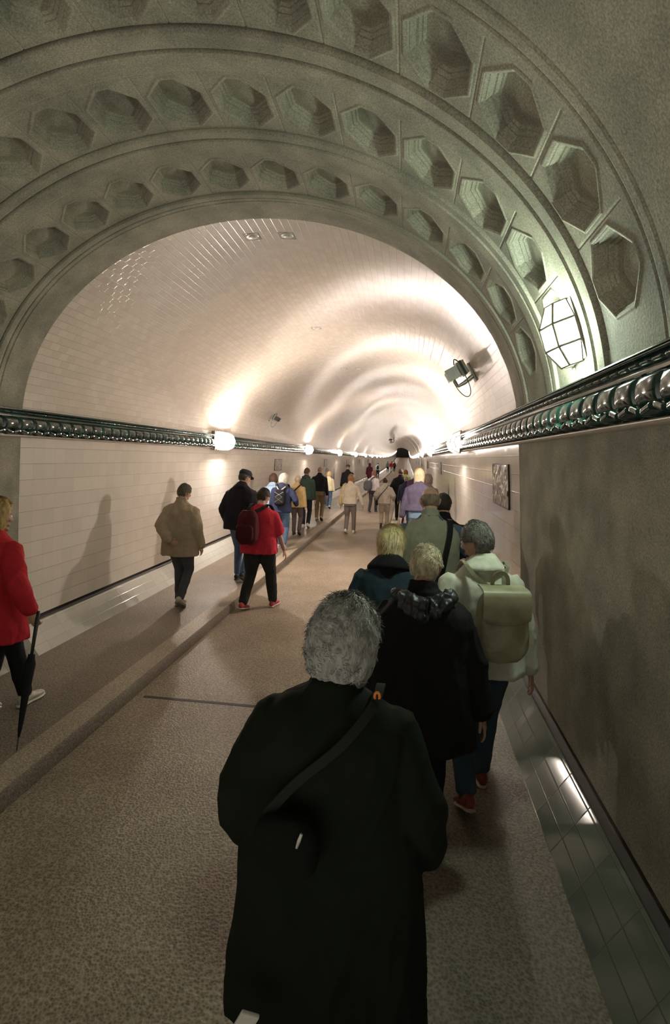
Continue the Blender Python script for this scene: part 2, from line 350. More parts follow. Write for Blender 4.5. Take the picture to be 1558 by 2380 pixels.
for sgn, side in ((-1, 'left'), (1, 'right')):
    string_course(sgn, -0.6, 18.0, True, 'glossy dark green string course of pillow blocks on the %s wall, near half' % side)
    string_course(sgn, 18.0, 200.0, False, 'glossy dark green string course on the %s wall, far half' % side)
    pr = [(2.24, 2.502), (2.175, 2.502), (2.175, 2.496)]
    struct(sweep('trim_6', pr, Y_ALL, M['glaze'], mirror=sgn), 'top edge of the %s string course' % side)
    pr = [(2.23, 2.263), (2.218, 2.262), (2.214, 2.255), (2.222, 2.243), (2.29, 2.241)]
    struct(sweep('trim_7', pr, Y_ALL, M['cream'], mirror=sgn), 'cream fillet under the %s string course' % side)
# raised granite edge of the portal on both walls
for sgn, side in ((-1, 'left'), (1, 'right')):
    pts = WT[::-1]
    V, F = [], []
    for x, z in pts: V += [(sgn*(x-0.001), 4.57, z), (sgn*(x-0.001), 4.602, z), (sgn*(x+0.02), 4.602, z)]
    for i in range(len(pts)-1):
        a = i*3; b = a+3; F += [(a, a+1, b+1, b), (a+1, a+2, b+2, b+1)]
    struct(link_mesh('trim_8', V, F, M['granite']), 'granite edge where the %s tiles begin' % side)

# ================================================================ LAMPS
def make_lamp(name, L, r, hgt, glass, nbar, end, col, watt):
    """long axis X, outward Z, built on a base plate"""
    root = empty(name)
    # rings along X: small end, full, full, small end ; section: half octagon
    secs = [(-L/2, 0.60, 0.62), (-L/2+r*end, 1.0, 1.0), (L/2-r*end, 1.0, 1.0), (L/2, 0.60, 0.62)]
    ang = [PI*k/4 for k in range(5)]
    V, F = [], []
    for x, fr, fh in secs:
        for a in ang: V.append((x, -r*fr*math.cos(a), 0.02+hgt*fh*math.sin(a)))
    for i in range(3):
        for k in range(4): F.append((i*5+k, i*5+k+1, (i+1)*5+k+1, (i+1)*5+k))
    F.append((4, 3, 2, 1, 0)); F.append((15, 16, 17, 18, 19)); 
    for i in range(3): F.append((i*5, (i+1)*5, (i+1)*5+4, i*5+4))
    link_mesh('lamp_glass', V, F, glass, root)
    bars = []
    off = 1.012
    W = [(v[0]*off, v[1]*off, 0.02+(v[2]-0.02)*off) for v in V]
    for i in range(4):
        bars.append(tube([W[i*5+k] for k in range(5)], nbar, 6))
    for k in range(5):
        bars.append(tube([W[i*5+k] for i in range(4)], nbar, 6))
    link_mesh('frame', *join(bars), M['bronze'], root)
    ld = bpy.data.lights.new('bulb', 'POINT'); ld.energy = watt; ld.color = col; ld.shadow_soft_size = 0.06
    lo_ = bpy.data.objects.new('bulb', ld); COL.objects.link(lo_); lo_.parent = root; lo_.location = (0, 0, hgt*0.55)
    o = link_mesh('base_plate', *box(-L/2*0.98, L/2*0.98, -r*1.05, r*1.05, 0.0, 0.022), M['bronze'], root)
    return root
def place_on(o, origin, xaxis, zaxis):
    z = Vector(zaxis).normalized(); x = Vector(xaxis); x = (x-z*x.dot(z)).normalized(); y = z.cross(x)
    o.matrix_world = Matrix.Translation(origin) @ Matrix((x, y, z)).transposed().to_4x4()
# near lamp on the coffered vault
tt = math.asin((2.765-Z0)/B)
nrm = Vector((-math.cos(tt)/A, 0, -math.sin(tt)/B)).normalized(); tan = Vector((-A*math.sin(tt), 0, B*math.cos(tt))).normalized()
nl = make_lamp('wall_lamp', 0.31, 0.13, 0.135, M['lamp_near'], 0.0065, 0.75, NEAR_COL, NEAR_W)
[c for c in nl.children if c.type == 'LIGHT'][0].data.shadow_soft_size = 0.08
place_on(nl, Vector((A*math.cos(tt), 2.93, 2.765)), tan, nrm)
tag(nl, 'faceted octagonal glass lamp glowing greenish white on the coffered granite vault', 'lamp')
n_l = 0
proto = None
for i in range(21):
    for sgn, y_ in ((-1, 9.95), (1, 8.95)):
        y = y_+9.05*i
        if y > 198: continue
        if proto is None:
            proto = make_lamp('wall_lamp', 0.84, 0.17, 0.15, M['lamp'], 0.007, 0.5, LAMP_COL, LAMP_W); lo = proto
        else: lo = copy_tree(proto if i < 4 else dim)
        if i in (1, 2, 3):
            bl = [c for c in lo.children if c.type == 'LIGHT'][0]; bl.data = bl.data.copy(); bl.data.energy = LAMP_W*(0.62, 0.42, 0.32)[i-1]
            if sgn > 0: dim = lo
        place_on(lo, Vector((sgn*2.20, y, 2.39+float(zc(y)))), (0, 1, 0), (-sgn, 0, 0))
        side = 'left' if sgn < 0 else 'right'
        if i == 0: lab = 'bright glass wall lamp on the %s green string course, nearest on that tiled wall' % side
        elif i == 1: lab = 'second lamp along the %s tiled wall of the tunnel' % side
        elif i == 2: lab = 'third bright lamp along the %s tiled wall of the tunnel' % side
        else: lab = 'small bright lamp far down the %s wall of the tunnel' % side
        tag(lo, lab, 'lamp', 'lamps along the tiled walls' if i < 3 else 'distant lamps along the %s wall' % side)

# ================================================================ FIXTURES
def vault_frame(theta, y):
    t = math.radians(theta); n = Vector((-math.cos(t)/A, 0, -math.sin(t)/B)).normalized(); ta = Vector((-A*math.sin(t), 0, B*math.cos(t))).normalized()
    return Vector((A*math.cos(t), y, Z0+B*math.sin(t))), n, ta
def make_hatch():
    root = empty('ceiling_hatch')
    fr = join([box(-0.075, 0.075, -0.075, -0.066, -0.01, 0.006), box(-0.075, 0.075, 0.066, 0.075, -0.01, 0.006), box(-0.075, -0.066, -0.066, 0.066, -0.01, 0.006), box(0.066, 0.075, -0.066, 0.066, -0.01, 0.006), box(-0.066, 0.066, -0.066, 0.066, -0.012, -0.004)])
    link_mesh('frame', *fr, M['dark_metal'], root)
    link_mesh('round_cap', *lathe([(0.001, -0.004), (0.058, -0.004), (0.060, 0.004), (0.054, 0.010), (0.03, 0.011), (0.028, 0.018), (0.012, 0.020), (0.001, 0.020)], 28), M['pale_metal'], root, smooth=True, sharp=0.6)
    v, f = lathe([(0.001, -0.004), (0.010, -0.004), (0.010, 0.02), (0.001, 0.021)], 12); v = [(x-0.052, y+0.052, z) for x, y, z in v]
    link_mesh('bolt', v, f, M['pale_metal'], root)
    return root
hatches = [(93.0, 4.965, 'square dark-framed ceiling hatch with round cap at the portal, left of the two'), (84.7, 4.965, 'square dark-framed ceiling hatch with round cap at the portal, right of the two'),
           (92.7, 8.45, 'single square ceiling hatch with round cap halfway between the two pairs'), (92.7, 12.2, 'small ceiling hatch of the further pair, left one'), (84.3, 12.2, 'small ceiling hatch of the further pair, right one')]
hp = None
for i, (t_, y_, lab) in enumerate(hatches):
    h = make_hatch() if hp is None else copy_tree(hp); hp = hp or h
    p, n, ta = vault_frame(t_, y_); place_on(h, p-n*0.012, ta, n); tag(h, lab, 'hatch', 'ceiling hatches')
# security cameras
def make_cctv(name, armlen=0.17):
    root = empty(name)      # z = outwards from vault, x = along tunnel (towards viewer), y up-ish
    link_mesh('mount_plate', *join([box(-0.05, 0.05, -0.09, 0.09, 0, 0.012)]), M['olive_plastic'], root)
    link_mesh('bracket_arm', *join([tube([(0, -0.03, 0.0), (0.0, -0.05, 0.10), (0.0, -0.05, armlen)], [0.022, 0.018, 0.012], 10), tube([(0, -0.055, armlen), (0, 0.03, armlen)], 0.012, 8)]), M['grey_metal'], root)
    h = link_mesh('camera_housing', *box(-0.07, 0.10, 0.02, 0.115, armlen-0.05, armlen+0.05), M['dark_metal'], root); bevel(h, 0.006)
    link_mesh('front_rim', *box(0.095, 0.118, 0.012, 0.122, armlen-0.057, armlen+0.057), M['grey_metal'], root)
    jb = link_mesh('junction_box', *box(-0.05, 0.09, 0.01, 0.14, 0.03, 0.105), M['olive_plastic'], root); bevel(jb, 0.006)
    link_mesh('box_band', *box(-0.054, 0.094, 0.006, 0.144, 0.055, 0.078), M['black_rubber'], root)
    pts = []
    for k in range(17):
        a = PI*k/16; pts.append((0.03, 0.01-0.19*math.sin(a)**0.8, armlen+0.02-(armlen-0.05)*(1-math.cos(a))/2))
    link_mesh('cable', *tube(pts, 0.0035, 8), M['black_rubber'], root)
    pts = [(0.0, 0.14+0.045*math.sin(PI*k/8), 0.06+0.05*k/8) for k in range(9)]
    link_mesh('cable', *tube(pts, 0.005, 8), M['black_rubber'], root)
    return root
c1 = make_cctv('security_camera')
p, n, ta = vault_frame(25.0, 6.15); place_on(c1, p, (0, -1, 0), n); c1.scale = (1.2, 1.2, 1.2); tag(c1, 'security camera with olive junction box and looping cable on the right of the vault', 'camera')
c2 = copy_tree(c1); p, n, ta = vault_frame(155.0, 13.1)
place_on(c2, p, (0, 1, 0), n); tag(c2, 'small security camera with looped cable on the left of the vault', 'camera')
c3 = copy_tree(c1); p, n, ta = vault_frame(90, 52); place_on(c3, p, (0, -1, 0), n); c3.scale = (2.2, 2.2, 2.2); tag(c3, 'dark camera cluster hanging from the crown far down the tunnel', 'camera')
# relief plaques set into the tiles
def make_plaque(name, L, H, mat, seed):
    root = empty(name)
    nx_, nz_ = 48, 28; X, Y = np.meshgrid(np.linspace(-L/2, L/2, nx_), np.linspace(-H/2, H/2, nz_), indexing='ij')
    Z = np.zeros_like(X)
    for i in range(nx_):
        for j in range(nz_):
            Z[i, j] = 0.006+0.022*max(0, noise.noise(Vector((X[i, j]*7+seed, Y[i, j]*9, seed))))+0.012*abs(noise.noise(Vector((X[i, j]*18, Y[i, j]*20+seed, 3))))
    grid('relief', X, Y, Z, mat, None, parent=root)
    link_mesh('frame', *join([box(-L/2-0.008, L/2+0.008, -H/2-0.010, -H/2, -0.01, 0.012), box(-L/2-0.008, L/2+0.008, H/2, H/2+0.01, -0.01, 0.012), box(-L/2-0.01, -L/2, -H/2, H/2, -0.01, 0.012), box(L/2, L/2+0.01, -H/2, H/2, -0.01, 0.012)]), M['dark_metal'], root)
    return root
def wallx(z): return np.interp(z, [q[1] for q in WT[::-1]], [q[0] for q in WT[::-1]])
pl = make_plaque('relief_plaque', 0.86, 0.40, M['plaque'], 3.0)
place_on(pl, Vector((wallx(1.87)-0.004, 5.47, 1.865)), (0, 1, 0), (-1, 0, -0.06)); tag(pl, 'large brown ceramic relief plaque in the right tiled wall beside the granite', 'plaque')
pr_ = None
for i in range(5):
    for sgn, y_ in ((-1, 15.0), (1, 15.1)):
        y = y_+9.1*i
        q = make_plaque('relief_plaque', 0.85, 0.31, M['plaque_grey'], 11.0) if pr_ is None else copy_tree(pr_); pr_ = pr_ or q
        place_on(q, Vector((sgn*(wallx(1.88)-0.004), y, 1.88)), (0, 1, 0), (-sgn, 0, -0.06))
        side = 'left' if sgn < 0 else 'right'; o_ = ['nearest', 'second', 'third', 'fourth', 'fifth'][i]
        tag(q, 'small grey relief plaque on the %s tiled wall, %s of its row' % (side, o_) if not (sgn > 0 and i == 0) else 'small grey relief plaque on the right wall beyond the large brown one', 'plaque', 'small plaques in the tiled walls')
# dark vertical joints in the tiled walls and a doorway panel
struct(link_mesh('trim_9', *box(-2.42, -2.318, 27.3, 27.36, 0.45, 1.95), M['groove']), 'dark vertical joint in the left tiled wall')
struct(link_mesh('trim_9', *box(2.318, 2.42, 12.2, 12.26, 0.45, 1.95), M['groove']), 'dark vertical joint in the right tiled wall')
# ================================================================ PEOPLE
def vec(p): return Vector(p)
def ring_loft(rings, cap=True):
    n = len(rings[0]); V = [tuple(p) for r in rings for p in r]; F = []
    for i in range(len(rings)-1):
        for k in range(n): F.append((i*n+k, i*n+(k+1) % n, (i+1)*n+(k+1) % n, (i+1)*n+k))
    if cap: F.append(tuple(range(n))[::-1]); F.append(tuple((len(rings)-1)*n+k for k in range(n)))
    return V, F
def limb(pts, radii, n=14, sub=3, flat=1.0, ref=(1, 0, 0)):
    """tapered tube through joints, smoothly interpolated"""
    P = [Vector(p) for p in pts]; Q, R = [], []
    for i in range(len(P)-1):
        for k in range(sub):
            t = k/sub; Q.append(P[i].lerp(P[i+1], t)); R.append(radii[i]*(1-t)+radii[i+1]*t)
    Q.append(P[-1]); R.append(radii[-1])
    rings = []; rf = Vector(ref)
    for i, q in enumerate(Q):
        t = (Q[min(i+1, len(Q)-1)]-Q[max(i-1, 0)]).normalized()
        u = (rf-t*rf.dot(t)); u = u.normalized() if u.length > 1e-4 else Vector((0, 1, 0)); w = t.cross(u)
        rings.append([q+u*math.cos(2*PI*k/n)*R[i]+w*math.sin(2*PI*k/n)*R[i]*flat for k in range(n)])
    # rounded ends
    e0 = (Q[0]-Q[1]).normalized(); e1 = (Q[-1]-Q[-2]).normalized()
    r0 = [Q[0]+(p-Q[0])*0.6+e0*R[0]*0.6 for p in rings[0]]; r1 = [Q[-1]+(p-Q[-1])*0.6+e1*R[-1]*0.6 for p in rings[-1]]
    return ring_loft([r0]+rings+[r1])
def ball(c, r, n=12, m=8):
    c = Vector(c); r = r if isinstance(r, (tuple, list)) else (r, r, r); V = []; F = []
    for i in range(1, m):
        a = PI*i/m
        for k in range(n):
            b = 2*PI*k/n; V.append((c.x+r[0]*math.sin(a)*math.cos(b), c.y+r[1]*math.sin(a)*math.sin(b), c.z-r[2]*math.cos(a)))
    for i in range(m-2):
        for k in range(n): F.append((i*n+k, i*n+(k+1) % n, (i+1)*n+(k+1) % n, (i+1)*n+k))
    b_ = len(V); V.append((c.x, c.y, c.z-r[2])); V.append((c.x, c.y, c.z+r[2]))
    for k in range(n): F.append((b_, (k+1) % n, k)); F.append((b_+1, (m-2)*n+k, (m-2)*n+(k+1) % n))
    return V, F
def ell_ring(cx, cy, z, a, b, n=28, p=2.3, tf=None, tilt=0.0):
    out = []
    for k in range(n):
        t = 2*PI*k/n; c, s = math.cos(t), math.sin(t)
        x = cx+a*math.copysign(abs(c)**(2/p), c); y = cy+b*math.copysign(abs(s)**(2/p), s)
        q = Vector((x, y, z+tilt*(y-cy))); out.append(tf(q) if tf else q)
    return out
def fuse(name, parts, voxel, mat, parent, smooth_it=3, wr=None, seed=0):
    """union of overlapping closed shapes into one continuous skin"""
    V, F = join(parts)
    me = bpy.data.meshes.new(name); me.from_pydata(V, [], F); me.update()
    bm = bmesh.new(); bm.from_mesh(me); bmesh.ops.recalc_face_normals(bm, faces=bm.faces); bm.to_mesh(me); bm.free()
    t = bpy.data.objects.new('tmp_fuse', me); COL.objects.link(t)
    m = t.modifiers.new('r', 'REMESH'); m.mode = 'VOXEL'; m.voxel_size = voxel
    if smooth_it:
        s_ = t.modifiers.new('s', 'SMOOTH'); s_.factor = 0.6; s_.iterations = smooth_it
    dg = bpy.context.evaluated_depsgraph_get(); dg.update()
    out = bpy.data.meshes.new_from_object(t.evaluated_get(dg)); bpy.data.objects.remove(t); bpy.data.meshes.remove(me)
    out.name = name
    if wr:
        amp, sc = wr; nv = len(out.vertices)
        co = np.zeros(nv*3); out.vertices.foreach_get('co', co); co = co.reshape(-1, 3)
        no = np.zeros(nv*3); out.vertices.foreach_get('normal', no); no = no.reshape(-1, 3)
        for i in range(nv):
            x, y, z = co[i]
            d = noise.noise(Vector((x*sc*1.3+seed, y*sc*1.3, z*sc*0.75+0.5*x*sc)))
            r = 1-abs(noise.noise(Vector((x*sc*0.8, y*sc*0.8+seed, z*sc*0.55-0.6*x*sc))))*2.2
            d2 = noise.noise(Vector((x*sc*3.1+seed, y*sc*3.1, z*sc*1.9+1.1*x*sc))); r2 = max(0, 1-abs(noise.noise(Vector((x*sc*2.1+seed, y*sc*2.1+5, z*sc*1.2-1.3*x*sc))))*3)
            co[i] += no[i]*amp*(d*0.9+max(r, 0)**2*0.7-0.3+0.22*d2+0.25*r2*r2)
        out.vertices.foreach_set('co', co.ravel()); out.update()
    out.polygons.foreach_set('use_smooth', [True]*len(out.polygons)); out.materials.clear(); out.materials.append(mat)
    o = bpy.data.objects.new(name, out); COL.objects.link(o); o.parent = parent
    return o
def ik(a, c, l1, l2, pole):
    a, c, pole = Vector(a), Vector(c), Vector(pole); d = c-a; L = min(d.length, (l1+l2)*0.999); u = d.normalized(); c = a+u*L
    k = (l1*l1-l2*l2+L*L)/(2*L); h = math.sqrt(max(l1*l1-k*k, 1e-6)); w = (pole-u*pole.dot(u)).normalized()
    return a+u*k+w*h, c
SK = {}
def skin(c=(0.50, 0.30, 0.21)):
    if c not in SK: SK[c] = noisy('skin', tuple(x*0.9 for x in c), tuple(min(1, x*1.08) for x in c), scale=25, rough=0.5, bump=0.15, bscale=200, spec=0.4)
    return SK[c]
def hairmat(c, v=0.35):
    key = ('h', c)
    if key not in SK: SK[key] = noisy('hair', tuple(x*(1-v) for x in c), tuple(min(1, x*(1+v)) for x in c), scale=55, rough=0.6, bump=0.8, bscale=170, bdist=0.006, stretch=(1, 1, 0.35), spec=0.35, lo=0.3, hi=0.7)
    return SK[key]
MC = {}
def fab(c, **kw):
    if c not in MC: MC[c] = cloth('fabric', c, **kw)
    return MC[c]
def skull(d, k=1.0):
    x, y, z = d
    ax = 0.074; ay = 0.098 if y < 0 else 0.092; az = 0.115 if z > 0 else 0.118
    px, py, pz = ax*x, ay*y, az*z
    if z < 0:
        px *= 1-0.30*(-z)**1.6
        if y < 0: py *= 1-0.55*min(1, (-z)*1.1)**1.5
        else: py *= 1-0.12*(-z)
    return Vector((px, py, pz))
def head_parts(tf):
    n, m = 24, 16; V, F = [], []
    for i in range(1, m):
        a = PI*i/m
        for k in range(n):
            b = 2*PI*k/n; V.append(tf(skull((math.sin(a)*math.cos(b), math.sin(a)*math.sin(b), -math.cos(a)))))
    for i in range(m-2):
        for k in range(n): F.append((i*n+k, i*n+(k+1) % n, (i+1)*n+(k+1) % n, (i+1)*n+k))
    b_ = len(V); V.append(tf(skull((0, 0, -1)))); V.append(tf(skull((0, 0, 1))))
    for k in range(n): F.append((b_, (k+1) % n, k)); F.append((b_+1, (m-2)*n+k, (m-2)*n+(k+1) % n))
    P = [(V, F)]
    def add(v_f): P.append(([tf(Vector(v)) for v in v_f[0]], v_f[1]))
    add(limb([(0, 0.088, 0.018), (0, 0.106, -0.022)], [0.009, 0.014], 8))          # nose
    add(ball((0, 0.098, -0.030), (0.018, 0.014, 0.009)))
    add(ball((0, 0.088, -0.058), (0.024, 0.010, 0.0055))); add(ball((0, 0.087, -0.068), (0.021, 0.010, 0.006)))   # lips
    add(ball((0, 0.078, -0.098), (0.026, 0.018, 0.015)))                            # chin
    add(limb([(-0.045, 0.080, 0.030), (0, 0.090, 0.030), (0.045, 0.080, 0.030)], [0.007, 0.009, 0.007], 8))       # brow
    for s in (-1, 1):
        add(ball((s*0.040, 0.072, -0.018), (0.020, 0.016, 0.016)))                  # cheek
        add(limb([(s*0.071, -0.004, 0.026), (s*0.081, -0.018, 0.012), (s*0.079, -0.014, -0.010), (s*0.072, -0.002, -0.030)], [0.006, 0.009, 0.008, 0.006], 8))  # ear
        add(ball((s*0.075, -0.006, 0.0), (0.007, 0.012, 0.022)))
    return P
def hair_mesh(tf, style, seed, dens):
    """closed cap of hair around the skull; style decides how far it reaches"""
    n, m = (96, 64) if dens else (40, 26); V, F = [], []; roots = []
    thick = {'short': 0.016, 'full': 0.036, 'bob': 0.026, 'long': 0.028, 'fringe': 0.006, 'crop': 0.009}[style]
    for i in range(m+1):
        a = PI*i/m
        for k in range(n):
            b = 2*PI*k/n; d = (math.sin(a)*math.cos(b), math.sin(a)*math.sin(b), math.cos(a))
            x, y, z = d; p = skull(d)
            # hair line: face side open
            face = y-(0.30+0.55*max(z, 0))           # >0 face
            low = {'short': -0.52, 'full': -0.80, 'bob': -2, 'long': -2, 'fringe': -0.52, 'crop': -0.45}[style]
            mk = 1-min(1, max(0, (face+0.10)/0.16)) if z < 0.85 else 1.0
            ear = abs(x) > 0.80 and z < 0.02 and y > -0.45
            if style in ('short', 'fringe', 'crop') and ear: mk = 0
            mk *= min(1, max(0, (z-low)/0.12))
            if style == 'fringe' and (z > 0.35 or y > -0.05): mk = 0
            v = Vector((x, y, z)).normalized()
            if style == 'full' and z < 0 and mk > 0.3: p = Vector((p.x*(1+0.25*-z), p.y*(1+0.35*-z), p.z*(1+0.32*-z)))
            nn = noise.noise(Vector((p.x*34+seed, p.y*34, p.z*22)))*0.5+noise.noise(Vector((p.x*80+seed, p.y*80, p.z*40)))*0.28
            th_ = thick*(1+0.45*nn)*mk-0.007*(1-mk)
            if style in ('bob', 'long') and mk > 0.2 and z < 0:
                ext = 0.085 if style == 'bob' else 0.19
                q = Vector((0.082*x/max(0.35, math.hypot(x, y)), -abs(0.085*y)/max(0.35, math.hypot(x, y)) if y < 0 else 0.05*y, 0)); t_ = min(1, -z*1.15)
                p = Vector((p.x*(1-t_)+q.x*t_*0.88, p.y*(1-t_)+q.y*t_*0.9, p.z-ext*t_**1.2))
                v = Vector((x, y, 0.0)); v = v.normalized() if v.length > 0.1 else Vector((0, -1, 0)); th_ *= 0.8
                if math.hypot(x, y) < 0.2: th_ = 0
            V.append(tf(p+v*th_))
            if mk > 0.6: roots.append((p+v*(th_-0.004), v, z))
    for i in range(m):
        for k in range(n): F.append((i*n+k, i*n+(k+1) % n, (i+1)*n+(k+1) % n, (i+1)*n+k))
    if dens and style != 'fringe':
        rr = random.Random(int(seed*100)); Ls = {'full': 0.030, 'short': 0.022, 'bob': 0.06, 'long': 0.08}.get(style, 0.012)
        for q in range(6500 if style == 'bob' else 4200):
            p, v, z = roots[rr.randrange(len(roots))]
            p = p+Vector((rr.uniform(-1, 1), rr.uniform(-1, 1), rr.uniform(-1, 1)))*0.0035
            g_ = Vector((p.x*6+rr.uniform(-.5, .5), p.y*6-0.5+rr.uniform(-.4, .4), -0.9 if style == 'bob' else -0.55)); w_ = noise.noise_vector(p*28+Vector((seed, 0, 0)))
            d = g_+w_*(0.35 if style == 'bob' else 1.5); d = (d-v*d.dot(v)); d = d.normalized() if d.length > 1e-3 else Vector((0, 0, -1))
            L_ = Ls*rr.uniform(0.6, 1.2); sd_ = d.cross(v).normalized()*(0.0016 if style != 'bob' else 0.0013)
            a0, a1, a2 = p, p+d*L_*0.5+v*(0.003 if style == 'bob' else 0.006)*rr.uniform(0.3, 1.2), p+d*L_+v*(0.006*rr.uniform(-0.3, 1.3) if style != 'full' else 0.010*rr.uniform(-0.2, 1.3))
            o_ = len(V); V += [tf(a0-sd_), tf(a0+sd_), tf(a1-sd_*0.8), tf(a1+sd_*0.8), tf(a2)]
            F += [(o_, o_+1, o_+3, o_+2), (o_+2, o_+3, o_+4)]
    return V, F
def hand_parts(w, fd, pn, s=1.0, curl=18):
    """w wrist, fd finger direction, pn palm normal"""
    fd = Vector(fd).normalized(); pn = Vector(pn); pn = (pn-fd*pn.dot(fd)).normalized(); sd = fd.cross(pn)
    P = [];
    def q(a, b, c): return Vector(w)+fd*a*s+sd*b*s+pn*c*s
    rings = []
    for a, hw, ht in ((-0.01, 0.024, 0.018), (0.02, 0.032, 0.017), (0.055, 0.040, 0.015), (0.085, 0.040, 0.012)):
        rings.append([q(a, hw*math.cos(2*PI*k/12), ht*math.sin(2*PI*k/12)) for k in range(12)])
    P.append(ring_loft(rings))
    for b, L, r in ((-0.030, 0.070, 0.0085), (-0.010, 0.078, 0.0088), (0.010, 0.073, 0.0085), (0.029, 0.058, 0.0075)):
        p = q(0.078, b, 0); pts = [p]; ang = math.radians(curl*0.5); sp = b*0.9
        for seg, fr in enumerate((0.45, 0.30, 0.25)):
            d = fd*math.cos(ang)+pn*math.sin(ang)+sd*sp; p = p+d.normalized()*L*fr*s; pts.append(p); ang += math.radians(curl)
        P.append(limb(pts, [r*s, r*0.95*s, r*0.88*s, r*0.75*s], 8, 2))
    # thumb leaves the side of the palm
    p0 = q(0.012, -0.026, 0.004); p1 = q(0.045, -0.050, 0.014); p2 = q(0.075, -0.058, 0.024)
    P.append(limb([p0, p1, p2], [0.012*s, 0.0105*s, 0.0085*s], 8, 2))
    return P
def shoe_parts(ank, yaw, pitch, s=1.0, grow=1.0):
    """shoe in foot frame: y forward"""
    R = Matrix.Rotation(yaw, 3, 'Z') @ Matrix.Rotation(pitch, 3, 'X')
    piv = Vector((0, 0.11, 0))        # ball of the foot
    def tf(p): return Vector(ank)+Matrix.Rotation(yaw, 3, 'Z') @ (Matrix.Rotation(pitch, 3, 'X') @ (Vector(p)*s*grow-piv*0)+Vector((0, 0, 0)))
    rings = []
    for y, hw, ht in ((-0.075, 0.018, 0.05), (-0.065, 0.030, 0.075), (-0.03, 0.035, 0.088), (0.01, 0.036, 0.088), (0.05, 0.038, 0.068), (0.10, 0.045, 0.052), (0.15, 0.043, 0.042), (0.185, 0.030, 0.032), (0.198, 0.014, 0.022)):
        rings.append([tf((hw*math.cos(2*PI*k/14), y, -0.082+0.016+ht*0.5+ht*0.5*math.sin(2*PI*k/14))) for k in range(14)])
    up = ring_loft(rings)
    rings = []
    for y, hw in ((-0.082, 0.016), (-0.070, 0.032), (-0.02, 0.036), (0.04, 0.037), (0.10, 0.048), (0.15, 0.046), (0.19, 0.030), (0.205, 0.012)):
        rings.append([tf((hw*math.cos(2*PI*k/14), y, -0.082+0.011+0.011*math.sin(2*PI*k/14))) for k in range(14)])
    return up, ring_loft(rings)
def person(spec):
    x, y, g, h = spec['at']; yaw = math.radians(spec.get('yaw', 0)); s = h/1.70
    root = empty('person', (x, y, g+float(zc(y)) if y > 60 else g), (0, 0, yaw))
    tag(root, spec['label'], 'person')
    vx = spec.get('vox', 0.012); near = vx <= 0.008
    G = spec.get('girth', 1.0); lean = math.radians(spec.get('lean', 4)); dep = spec.get('dep', 1.0)*G
    HZ = 0.90
    Rl = Matrix.Rotation(-lean, 3, 'X')
    def ub(p): p = Vector(p); return (Rl @ (p-Vector((0, 0, HZ)))+Vector((0, 0, HZ)))*s if p.z > HZ else p*s
    # head frame
    hp, ht, hn = (math.radians(a) for a in spec.get('head', (8, 0, 0)))   # nod, turn, tilt
    Rh = Matrix.Rotation(ht, 3, 'Z') @ Matrix.Rotation(hn, 3, 'Y') @ Matrix.Rotation(-hp, 3, 'X')
    hs = spec.get('hs', 1.0); nb = Vector((0, 0.0, 1.47)); hc = Vector((0, 0.025, 1.582))
    def hf(p): q = Rh @ (Vector(p)*hs+(hc-nb)); return (Rl @ (q+nb-Vector((0, 0, HZ)))+Vector((0, 0, HZ)))*s
    sc = skin(spec.get('skin', (0.50, 0.30, 0.21)))
    body = []
    body += head_parts(hf)
    body.append(limb([ub((0, -0.01, 1.40)), ub((0, -0.005, 1.48)), hf((0, -0.012, -0.045))], [0.060*s, 0.056*s, 0.055*s], 14))
    rows = [(0.84, .15, .09), (0.93, .155, .10), (1.05, .13, .09), (1.20, .14, .10), (1.30, .145, .090), (1.36, .11, .070), (1.41, .06, .05)]
    body.append(ring_loft([ell_ring(0, 0, z, a*min(G, 1.15)*s, b*min(G, 1.15)*s, 20) if False else [ub(q/s) for q in ell_ring(0, 0, z*s, a*s, b*s, 20)] for z, a, b in rows]))
    SW = spec.get('sw', 0.175)
    arms = {}
    for sd, key in ((-1, 'armL'), (1, 'armR')):
        ht_ = spec.get(key, (0.26, 0.0, 0.80)); hand = Vector((ht_[0]*(1 if len(ht_) > 3 else sd), ht_[1], ht_[2]))*s
        sh = ub((sd*SW, 0, 1.352)); el, wr = ik(sh, hand, 0.285*s, 0.255*s, spec.get('pole'+key[-1], (sd*0.35, -1, 0.0)))
        arms[sd] = (sh, el, wr)
        sb = sh-Vector((sd*0.02, 0, 0.035))*s
        body.append(limb([sb, el, wr], [0.040*s, 0.036*s, 0.027*s], 12))
        fd = (wr-el).normalized(); hd = spec.get('hand'+key[-1])
        pn = Vector(hd[:3]) if hd else Vector((-sd, 0.15, 0)); cu = hd[3] if hd and len(hd) > 3 else 20
        if spec.get('hands', True):
            if key+'f' in spec: fd = Vector(spec[key+'f'])
            body += hand_parts(wr+fd*0.005, fd, pn, s, cu)
    legs = {}; st = spec.get('step', (0.20, -0.22)); lift = spec.get('lift', (0.0, 0.06))
    legw = spec.get('legw', 0.09)
    for i, sd in enumerate((-1, 1)):
        a = Vector((sd*legw, st[i], 0.082+lift[i]))*s; hipj = Vector((sd*0.085, 0, HZ))*s
        k, a = ik(hipj, a, 0.425*s, 0.42*s, (sd*0.05, 1, 0)); legs[sd] = (hipj, k, a, lift[i])
        body.append(limb([hipj, k, a], [0.075*s, 0.050*s, 0.036*s], 12))
        body.append(limb([a, a+Vector((0, 0.08, -0.04))*s], [0.035*s, 0.03*s], 8))
    fuse('body', body, vx*(0.72 if near else 1), sc, root, 2)
    # eyes for the nearer figures
    if near:
        for sd in (-1, 1):
            link_mesh('eye', *ball(hf((sd*0.031, 0.084, 0.006)), 0.011*s), plain_eye, root, smooth=True)
    # trousers
    tr = []; LG = spec.get('leg', 1.0); TL = spec.get('hemz', 0.0)
